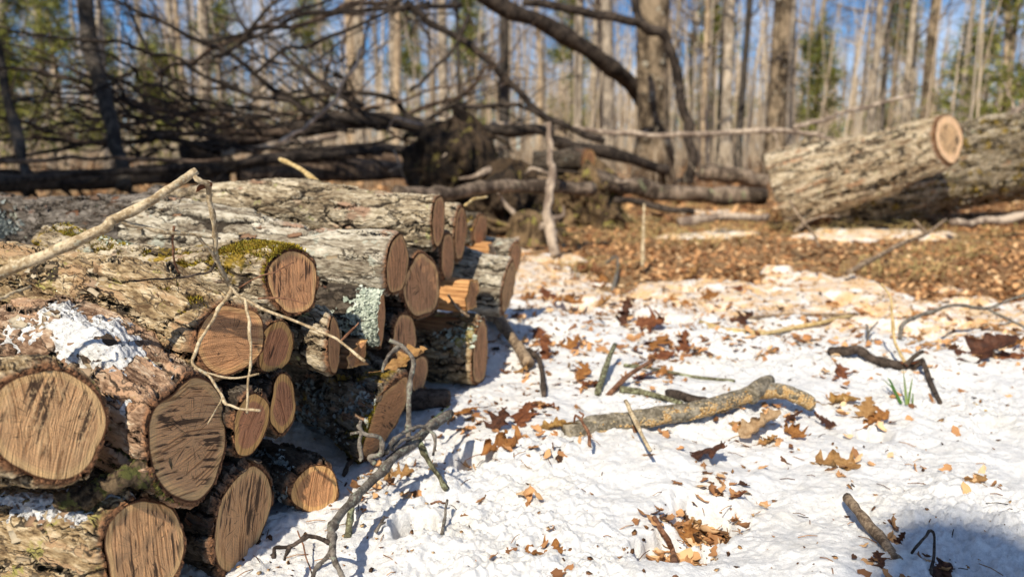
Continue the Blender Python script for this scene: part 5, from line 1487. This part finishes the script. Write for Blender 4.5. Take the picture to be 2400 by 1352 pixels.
limb('arch_limb', 'thick mossy limb arching down from the top to the big trunk', 'limb', [(1060, -60), (1180, 20), (1290, 65), (1380, 118), (1440, 165), (1475, 195), (1512, 245), (1548, 300)], 10.6, 12.9, 17, 19, 'brush', 'limbs hanging in front of the big trunk', 14)
limb('crooked_limb', 'crooked black limb hooking down in front of the big trunk', 'limb', [(1225, 5), (1300, 18), (1380, 30), (1440, 46), (1500, 62), (1550, 80), (1572, 130), (1582, 180), (1600, 240), (1618, 290), (1612, 330), (1622, 370), (1612, 430)], 9.8, 10.4, 9, 12, 'brush', 'limbs hanging in front of the big trunk', 12, 0.04)
limb('crooked_limb', 'short black limb rising from the crooked limb at the top', 'limb', [(1505, 62), (1495, 30), (1490, 0), (1482, -50)], 10, 10, 9, 8, 'brush', 'limbs hanging in front of the big trunk')
limb('swooping_branch', 'dark branch swooping from the top centre down to the right', 'branch', [(950, 5), (985, 35), (1010, 60), (1080, 90), (1150, 150), (1190, 190), (1240, 240), (1290, 280), (1350, 305), (1420, 330)], 7.2, 7.6, 9, 7, 'brush', twigs=4)
limb('swooping_branch', 'broken thin branch hanging across the blue gap at the centre top', 'branch', [(1100, 35), (1065, 110), (1030, 150), (990, 190), (965, 215)], 7.2, 7.0, 5, 4, 'brush')
limb('low_branch', 'long thin branch level in front of the big trunk', 'branch', [(1150, 292), (1300, 300), (1400, 308), (1500, 316), (1620, 314), (1720, 308), (1830, 305), (1900, 316), (1955, 328)], 8.2, 8.6, 7, 5, 'weath', twigs=3)
limb('low_branch', 'forked yellowish branch slanting up to the right above the propped log', 'branch', [(1860, 300), (1920, 285), (1990, 260), (2060, 245), (2140, 225)], 7.4, 7.6, 5, 4, 'weath', twigs=2)
limb('low_branch', 'dark pole with stub slanting behind the cut log', 'branch', [(1290, 330), (1380, 350), (1470, 370), (1560, 400)], 8, 8.6, 14, 12, 'brush')
limb('grey_limb', 'smooth grey limb lying behind the far end of the stack', 'limb', [(930, 452), (1000, 452), (1060, 452), (1120, 442), (1190, 436), (1290, 436), (1390, 442)], 3.5, 4.4, 15, 14, 'limb', None, 14, 0.012)
limb('fallen_log', 'pale grey lichen log lying in front of the big trunk', 'log', [(1390, 415), (1450, 430), (1530, 448), (1640, 452), (1790, 462)], 5.6, 6.2, 18, 20, 'limb', None, 16)
limb('fallen_log', 'short weathered log on the ground right of the big trunk', 'log', [(1640, 405), (1700, 408), (1760, 420), (1800, 428)], 8, 8, 18, 16, 'limb', None, 14)
limb('fallen_pole', 'charred dark pole on the snow patch left of the propped log', 'pole', [(1440, 470), (1500, 478), (1560, 486), (1630, 496)], 5.4, 5.2, 8, 7, 'brush', 'poles lying in the clearing')
limb('fallen_pole', 'weathered plank like log behind the snow patch at left of the propped log', 'pole', [(1590, 520), (1650, 512), (1720, 508), (1800, 505)], 5.0, 5.2, 10, 9, 'weath', 'poles lying in the clearing')
limb('fallen_pole', 'thin pole lying under the bigger mossy log at right', 'pole', [(2230, 522), (2300, 518), (2380, 508), (2460, 500)], 4.9, 5.1, 9, 8, 'weath', 'poles lying in the clearing')
limb('broken_branch', 'crooked broken branch sticking up behind the bigger mossy log', 'branch', [(2290, 320), (2340, 290), (2385, 262), (2430, 240)], 5.8, 6, 5, 8, 'weath', twigs=3)

# bare broken pole standing behind the stack
limb('dead_pole', 'bare pale broken pole standing upright behind the stack', 'pole', [(1302, 600), (1294, 560), (1288, 530), (1284, 500), (1286, 460), (1292, 430), (1294, 400), (1290, 385), (1292, 350), (1288, 320), (1287, 285)], 3.95, 4.05, 12, 5, 'weath', None, 14, 0.006, 0.25)


def lump(name, label, cat, px, py, d, rx, ry, rz, mat, seed, amp=0.25, freq=1.6, nu=64, nv=40, group=None, roots=0):
    """rugged closed body standing on the ground: radii in metres"""
    c = D(px, py, d); x0, y0 = c[0], c[1]; z0 = float(ground_z(np.array([x0]), np.array([y0]))[0]) - 0.04
    u = np.linspace(0, 2 * PI, nu, endpoint=False); v = np.linspace(0, 1, nv)
    U, W = np.meshgrid(u, v)
    prof = np.where(W < 0.72, 1.0 + 0.28 * (1 - W / 0.72) ** 2, np.sqrt(np.clip(1 - ((W - 0.72) / 0.28) ** 2, 0, 1)) * 0.98 + 0.02 * (W < 1))
    rr = 1 + amp * fbm(np.cos(U) * freq + seed, np.sin(U) * freq, W * freq * 1.2, 4, int(seed)) + roots * 0.35 * np.clip(1 - W * 2.2, 0, 1) * np.cos(U * 5 + seed)
    X = np.cos(U) * prof * rr * rx; Y = np.sin(U) * prof * rr * ry; Z = W * rz * (1 + 0.4 * amp * fbm(np.cos(U) * 2 + seed, np.sin(U) * 2, None, 3, 3))
    V = np.stack([X.ravel(), Y.ravel(), Z.ravel()], 1)
    i = np.arange(nv - 1)[:, None] * nu; j = np.arange(nu)[None, :]
    F = np.stack([i + j, i + (j + 1) % nu, i + nu + (j + 1) % nu, i + nu + j], -1).reshape(-1, 4)
    o = mesh_obj(name, V, F, BM[mat]); o.location = (x0, y0, z0)
    if roots:
        rg = np.random.default_rng(int(seed))
        for k in range(11):
            a = rg.uniform(PI * 0.75, 2.3 * PI); h0 = rz * rg.uniform(.25, 1.0); mb = MB()
            b = np.array([math.cos(a) * rx * .7, math.sin(a) * ry * .7, h0]); dr = np.array([math.cos(a), math.sin(a) * .6, rg.uniform(-.5, .7)])
            L = rg.uniform(.12, .34)
            branch_geo(mb, [b, b + dr * L * .5 + rg.normal(0, .03, 3), b + dr * L + rg.normal(0, .06, 3) - [0, 0, .05]], rg.uniform(.012, .03), .006, 7, 5, .2, .01)
            mb.build('root', BM['weath' if k % 3 == 0 else mat], o)
    return tag(o, label, cat, group)


lump('tree_stump', 'large dark root stump standing in shade behind the stack', 'stump', 1062, 380, 5.6, 0.30, 0.26, 0.80, 'root', 3, 0.55, 2.6, nu=120, nv=80, roots=1)
lump('root_mound', 'mossy brown root mound sloping right of the dark stump', 'mound', 1200, 410, 5.2, 0.22, 0.3, 0.48, 'root', 7, 0.6, 3.0, nu=110, nv=70, roots=1)
lump('root_mound', 'mossy mound carrying the cut log behind the pale pole', 'mound', 1370, 420, 5.9, 0.24, 0.3, 0.50, 'stump', 11, 0.55, 2.8, nu=110, nv=70, roots=1)
lump('tree_stump', 'small rounded brown stump at the foot of the pale pole', 'stump', 1236, 500, 4.7, 0.115, 0.115, 0.25, 'stump', 5, 0.2, 1.8, roots=0.5)
make_log(1382, 373, 25, 14, 6, 0, 12, 0, 0.42, 'dark', 'orange', 'short dark cut log with an orange end lying on the mossy mound', name='cut_log', seed=51.0, res=0.008, depth=5.7, group='logs beyond the stack', streak=60)


# ---- forest
def tube_tree(h, r, seed, limbs=14, lo=0.32, lean=0.3, fine=True):
    rg = np.random.default_rng(seed)
    mt = MB(); n = 16
    zz = np.linspace(0, h, n); s = zz * 0.25
    P = np.stack([lean * np.sin(zz * 0.16 + seed) * zz / h + 0.35 * zz / h * vnoise(s, s * 0 + seed, None, 2), 0.7 * lean * np.cos(zz * 0.13 + seed) * zz / h + 0.35 * zz / h * vnoise(s, s * 0 - seed, None, 3), zz - 0.15], 1)
    R = r * (1 - 0.78 * (zz / h) ** 1.1) + r * 0.55 * np.exp(-zz / 0.28)
    V, F = tube_geo(P, R, 14, 0.10, seed, freq=3.0); mt.add(V, F)
    mc = MB()
    for k in range(limbs):
        f = lo + (0.97 - lo) * (k + rg.uniform(0, 1)) / limbs
        q = f * (n - 1); i = int(q); b = P[i] + (P[min(i + 1, n - 1)] - P[i]) * (q - i)
        a = rg.uniform(0, 6.28); L = h * rg.uniform(0.10, 0.26) * (1.25 - f); upz = rg.uniform(0.15, 0.9)
        d = nrm([math.cos(a), math.sin(a), upz]); r0 = r * 0.32 * (1.15 - f)
        Q = [b, b + d * L * 0.35 + rg.normal(0, .08, 3), b + d * L * 0.7 + rg.normal(0, .15, 3) + [0, 0, .1 * L], b + d * L + [0, 0, 0.25 * L]]
        C = catmull(Q, 3); v, f_ = tube_geo(C, np.linspace(r0, r0 * 0.25, len(C)), 5); mc.add(v, f_)
        for _ in range(5 if fine else 3):
            j = int(rg.integers(2, len(C))); d2 = nrm(d + rg.normal(0, .6, 3)); L2 = L * rg.uniform(.25, .6)
            C2 = np.array([C[j], C[j] + d2 * L2 * .5 + rg.normal(0, .05, 3), C[j] + d2 * L2 + [0, 0, .1]])
            v, f_ = tube_geo(C2, np.linspace(r0 * .4, r0 * .12, 3), 3); mc.add(v, f_)
            for _ in range(3):
                d3 = nrm(d2 + rg.normal(0, .6, 3)); L3 = L2 * rg.uniform(.3, .7); c = C2[int(rg.integers(1, 3))]
                v, f_ = tube_geo(np.array([c, c + d3 * L3]), [r0 * .16, r0 * .06], 3); mc.add(v, f_)
    return mt, mc


def mk_tree(mt, mc, tmat, cmat, name='bare_tree'):
    e = bpy.data.objects.new(name, None); COL.objects.link(e)
    t = mt.build('trunk', BM[tmat], e); c = mc.build('crown', cmat, e)
    return e


def dup(e, mats=None):
    r = e.copy(); COL.objects.link(r)
    for ch in e.children:
        c = ch.copy(); COL.objects.link(c); c.parent = r
    return r


PROTO = []
H0 = 15.0; R0 = 0.16
for k in range(7):
    mt, mc = tube_tree(H0, R0, 100 + k * 13, 14 + k % 4, 0.22 + 0.05 * (k % 4))
    PROTO.append((mt, mc))
PCACHE = {}


def tree(k, tmat, px, d, wpx, label, group=None, h=None, rot=None, cat='tree', lean=0.0):
    key = (k, tmat)
    x = (px - 1200) / FPX * d; y = d * math.cos(PITCH) * 1.0 + 0.0
    y = (d - H * math.sin(PITCH)) / math.cos(PITCH)
    if key not in PCACHE:
        e = mk_tree(*PROTO[k], tmat, BM['twig'] if tmat not in ('dark',) else BM['brushb']); PCACHE[key] = e
    else:
        e = dup(PCACHE[key])
    r = wpx / 2 / FPX * d; s = r / R0; hh = (h or RNG.uniform(12, 18)) / H0
    e.location = (x, y, float(ground_z(np.array([x]), np.array([y]))[0]))
    e.scale = (1, 1, hh); e.rotation_euler = (0, math.radians(lean), rot if rot is not None else RNG.uniform(0, 6.28))
    for ch in e.children:
        if ch.name.startswith('trunk'): ch.scale = (s, s, 1)
    return tag(e, label, cat, group)


NAMED = [
    (0, 'brown', 1533, 11.8, 78, 'thick mottled trunk standing behind the hanging limbs right of centre', 16),
    (1, 'brown', 1812, 13.5, 44, 'rough brown trunk with pale flecks left of the propped log', 17),
    (2, 'pale', 1700, 17, 30, 'pale trunk pressed against a black one right of the thick mottled trunk', 18),
    (3, 'dark', 1727, 14, 17, 'slim black trunk right against a pale one', 13),
    (4, 'dark', 1180, 12.5, 24, 'black trunk above the large root stump', 14),
    (5, 'pale', 848, 20, 30, 'pale trunk above the middle of the stack behind the brush', 17),
    (6, 'pale', 1042, 21, 30, 'pale trunk left of the black trunk in the centre', 17),
    (0, 'tan', 930, 24, 22, 'tan trunk with a shaggy middle between two pale trunks', 15),
    (1, 'pale', 1352, 22, 26, 'pale trunk under the arching limb', 17),
    (2, 'pale', 1385, 26, 18, 'whitish thin trunk right beside the trunk under the arch', 16),
    (3, 'grey', 1425, 19, 34, 'broad grey trunk left of the thick mottled trunk', 18),
    (4, 'tan', 1645, 25, 18, 'straight tan trunk with blue sky on both sides', 17),
    (5, 'grey', 2032, 22, 22, 'grey trunk above the middle of the propped log', 17),
    (6, 'pale', 2108, 24, 20, 'pale trunk left of the double trunk at right', 17),
    (0, 'brown', 2152, 19, 30, 'brown trunk above the raised end of the propped log', 17),
    (1, 'dark', 2118, 26, 14, 'black slim trunk behind the raised log end', 13),
    (2, 'grey', 2240, 27, 16, 'grey slim trunk right of the raised log end', 15),
    (3, 'pale', 490, 19, 30, 'pale trunk rising from the middle of the brush', 18),
    (4, 'pale', 428, 22, 22, 'whitish crooked trunk left of the pale one in the brush', 16),
    (5, 'grey', 260, 18, 22, 'grey trunk right of the slim black leaning trunk', 16),
    (6, 'grey', 128, 17, 22, 'grey trunk at upper left beside the green pines', 16),
    (0, 'pale', 40, 16, 28, 'pale trunk near the left photo edge', 16),
    (1, 'grey', 1905, 27, 16, 'thin grey trunk between rough brown trunk and propped log', 15),
    (2, 'tan', 2365, 18, 22, 'reddish tan trunk leaning at the right photo edge', 15),
]
for k, tm, px, d, wd, lab, hh in NAMED:
    tree(k, tm, px, d, wd * (0.86 if d > 14.5 else 1.0), lab, None, hh, lean=(9 if 'leaning' in lab else 0))
for q in range(112):
    d = 20 + 52 * RNG.uniform() ** 0.9
    px = RNG.uniform(-260, 2660)
    r = 0.035 + 0.15 * RNG.uniform() ** 2.2
    tm = ['pale', 'tan', 'grey', 'pale', 'tan', 'grey', 'brown', 'dark'][int(RNG.integers(0, 8))]
    tree(int(RNG.integers(0, 7)), tm, px, d, r * 2 / d * FPX, {'pale': 'pale bare trunk among the many in the blurred forest', 'tan': 'tan bare trunk among the many in the blurred forest', 'grey': 'grey bare trunk among the many in the blurred forest', 'brown': 'brown bare trunk among the many in the blurred forest', 'dark': 'black bare trunk among the many in the blurred forest'}[tm], 'trunks of the blurred forest', lean=float(RNG.normal(0, 1.2)))


# pines with needles
def mat_needle(name, cols):
    m = MT(name); t = m.attr('tint'); n = len(cols)
    c = m.ramp(t, [(i / (n - 1), cc) for i, cc in enumerate(cols)])
    m.done(c, 0.6, spec=0.3)
    tr = m.n('ShaderNodeBsdfTranslucent', {'Color': c}); ms = m.n('ShaderNodeMixShader', {0: 0.3})
    m.t.links.new(m.bsdf.outputs[0], ms.inputs[1]); m.t.links.new(tr.outputs[0], ms.inputs[2]); m.t.links.new(ms.outputs[0], m.out.inputs[0])
    return m.m


M_NEEDLE = mat_needle('pine_needles', [(0.06, 0.09, 0.015), (0.20, 0.225, 0.04), (0.40, 0.38, 0.09)])


def pine(seed, h, lo, spread, clumps, blades=75, bl=0.24):
    rg = np.random.default_rng(seed); mt = MB(); mc = MB()
    zz = np.linspace(0, h, 12); P = np.stack([0.1 * np.sin(zz * .4 + seed), 0.1 * np.cos(zz * .3), zz - .1], 1)
    r = 0.012 * h + 0.02
    v, f = tube_geo(P, r * (1 - .85 * zz / h), 10, .08, seed); mt.add(v, f)
    for k in range(clumps):
        f_ = rg.uniform(lo, 1) ; z = f_ * h; a = rg.uniform(0, 6.28); L = spread * (1.15 - f_) * rg.uniform(.25, 1.0) + .1
        b = np.array([P[int(f_ * 11)][0], P[int(f_ * 11)][1], z]); d = nrm([math.cos(a), math.sin(a), rg.uniform(-.1, .35)]); c = b + d * L
        v, f2 = tube_geo(np.array([b, b + d * L * .5 + [0, 0, .04], c]), [.02, .014, .006], 4); mt.add(v, f2)
        for _ in range(blades):
            p = c - d * rg.uniform(0, .55) * L + rg.normal(0, .07 + .05 * spread, 3)
            u = nrm(d + rg.normal(0, .8, 3)); s = nrm(np.cross(u, rg.normal(0, 1, 3))) * bl * .11; q = p + u * bl * rg.uniform(.6, 1.2)
            mc.add([p - s, p + s, q], [[0, 1, 2]], None, rg.uniform(0, 1))
    return mt, mc


PINES = [pine(3, 6.5, .16, 1.9, 62, 60), pine(5, 12, .35, 2.2, 90), pine(8, 4.5, .10, 1.3, 50, 60), pine(11, 15, .30, 2.6, 110)]
PP = {}


def put_pine(k, px, d, h, label):
    base_h = (6.5, 12, 4.5, 15)[k]
    if k not in PP:
        e = mk_tree(*PINES[k], 'brown', M_NEEDLE, 'pine_tree'); PP[k] = e
    else: e = dup(PP[k])
    x = (px - 1200) / FPX * d; y = d * .98
    e.location = (x, y, float(ground_z(np.array([x]), np.array([y]))[0])); s = h / base_h; e.scale = (s, s, s); e.rotation_euler = (0, 0, RNG.uniform(0, 6))
    tag(e, label, 'tree', 'green pines in the forest')


put_pine(0, 180, 14, 3.4, 'bushy young green pine behind the slim black leaning trunk')
put_pine(2, 60, 16, 3.2, 'low green pine at the left edge behind the brush')
put_pine(2, 415, 18, 3.0, 'small sunny yellow green pine in the brush under the whitish crooked trunk')
put_pine(0, 300, 24, 4.2, 'green pine between the grey and whitish trunks at left')
put_pine(0, 560, 30, 7, 'green pine behind the top of the brush at left')
put_pine(0, 70, 26, 8, 'tall green pine in the upper left corner')
put_pine(0, 970, 34, 6, 'yellow green pine in the centre between pale trunks')
put_pine(0, 1110, 40, 8, 'green pine beyond the black trunk in the centre')
put_pine(0, 1640, 36, 8.5, 'green pine in the gap right of the thick mottled trunk')
put_pine(2, 1875, 26, 4.5, 'green pine just right of the rough brown trunk')
put_pine(0, 2295, 19, 6.5, 'large green pine at the upper right')
put_pine(0, 2400, 21, 7.5, 'green pine cut off by the right photo edge')
put_pine(0, 2060, 44, 9, 'distant green pine between trunks above the propped log')
put_pine(0, 1330, 46, 9, 'distant green pine left of the thick mottled trunk')
put_pine(0, 760, 48, 10, 'distant green pine above the fallen tree')
put_pine(2, 2230, 30, 5.5, 'small yellow green pine left of the large upper right pine')

for wx, wy, hh in ((-5.9, 1.5, 8), (-7.4, 2.6, 8), (-4.9, .4, 7), (-3.0, 1.1, 6)):  # evergreens put in out of view so their shadow darkens the brush
    e = dup(PP[0]); e.location = (wx, wy, -.1); s_ = hh / 6.5; e.scale = (s_, s_, s_); e.rotation_euler = (0, 0, wx)
    tag(e, 'added unseen dense evergreen beyond the left photo edge shading the brush', 'tree', 'added evergreens shading the brush')

# the far wood that reads as one mass, and thin brush on its floor
mb = MB()
for _ in range(2100):
    d = RNG.uniform(62, 150); x = RNG.uniform(-0.85, 0.85) * d; z = float(0.25 * 0 - .1)
    h = RNG.uniform(5, 13); r = RNG.uniform(.05, .15); a = RNG.normal(0, .03, 2)
    v, f = tube_geo(np.array([(x, d, z), (x + a[0] * h * .5, d + a[1] * h * .5, h * .5), (x + a[0] * h * 1.2, d + a[1] * h, h)]), [r, r * .7, r * .2], 5); t_ = RNG.uniform(0, 1); mb.add(v, f, None, t_)
    for _ in range(7):
        q = RNG.uniform(.25, .95); b = np.array([x + a[0] * h * q, d + a[1] * h * q, h * q]); u = nrm([RNG.normal(), RNG.normal(), RNG.uniform(.2, 1.2)]); L = RNG.uniform(.8, 2.6)
        v, f = tube_geo(np.array([b, b + u * L]), [r * .35, r * .08], 3); mb.add(v, f, None, t_)
M_FAR = mat_tint('far_wood_bark', [(0.24, 0.185, 0.13), (0.46, 0.365, 0.255), (0.62, 0.51, 0.37), (0.40, 0.34, 0.27)])
tag(mb.build('far_woods', M_FAR), 'far bare woods reading as one grey tan mass', 'woods', kind='stuff')
mb = MB()
for _ in range(7000):
    d = 9 + 60 * RNG.uniform() ** 1.3; x = RNG.uniform(-0.8, 0.85) * d; h = RNG.uniform(.25, 1.0) * (0.6 + d / 40); a = RNG.normal(0, .22, 2)
    r = 0.0035 + d * .00016
    v, f = tube_geo(np.array([(x, d, -.1), (x + a[0] * h * .5, d + a[1] * h * .5, h * .55), (x + a[0] * h * 1.4, d + a[1] * h, h)]), [r, r * .7, r * .3], 3); mb.add(v, f, None, RNG.uniform(0, 1))
for _ in range(650):
    d = 14 + 50 * RNG.uniform(); x = RNG.uniform(-0.75, 0.8) * d; h = RNG.uniform(2, 8); a = RNG.normal(0, .06, 2); r = RNG.uniform(.012, .035)
    v, f = tube_geo(catmull([(x, d, -.1), (x + a[0] * h * .5 + RNG.normal(0, .08), d + a[1] * h * .5, h * .5), (x + a[0] * h * 1.3, d + a[1] * h, h)], 4), np.linspace(r, r * .3, 9), 5); t_ = RNG.uniform(0, 1); mb.add(v, f, None, t_)
    for _ in range(9):
        q = RNG.uniform(.3, .98); b = np.array([x + a[0] * h * q * 1.1, d + a[1] * h * q, h * q]); u = nrm([RNG.normal(), RNG.normal(), RNG.uniform(.1, 1.0)]); L = RNG.uniform(.3, 1.1)
        v, f = tube_geo(np.array([b, b + u * L * .5, b + u * L + [0, 0, .1]]), [r * .4, r * .25, r * .1], 3); mb.add(v, f, None, t_)
tag(mb.build('undergrowth', M_FAR), 'thin bare undergrowth on the forest floor', 'undergrowth', kind='stuff')
mb = MB()
for _ in range(2600):
    d = 3.4 + 5.5 * RNG.uniform() ** 1.2; x = (RNG.uniform(1330, 2450) - 1200) / FPX * d; 
    if vnoise(np.array([x * 1.7]), np.array([d * 1.7]), None, 3)[0] < 0.0: continue
    h = RNG.uniform(.04, .14); a = RNG.normal(0, .7, 2); z = GZ + 0.02
    v, f = tube_geo(np.array([(x, d, z), (x + a[0] * h * .5, d + a[1] * h * .5, z + h * .7), (x + a[0] * h * 1.4, d + a[1] * h, z + h * .8)]), [.0022, .0018, .0008], 3); mb.add(v, f, None, RNG.uniform(0, 1))
tag(mb.build('dry_grass', mat_tint('dry_grass', [(0.30, 0.20, 0.08), (0.52, 0.37, 0.17), (0.40, 0.36, 0.14)])), 'dry tan grass among the leaves before the propped log', 'grass', kind='stuff')

# unseen trunk added behind the camera only to cast the corner shadow
c = S(2270, 1300); HS = 6.2
base = np.array([c[0], c[1], 0]) + np.array([AZ[0], AZ[1], 0]) * (HS / math.tan(EL))
mb = MB(); zz = np.linspace(-.1, HS, 22)
v, f = tube_geo(np.stack([base[0] + 0 * zz, base[1] + 0 * zz, zz], 1), np.where(zz > HS - .2, .11, .17), 16, .12, 4); mb.add(v, f)
tag(mb.build('shadow_caster', BM['brown'], origin=[base[0], base[1], 0]), 'added unseen trunk that casts the shadow across the bottom right corner', 'shadow_caster')
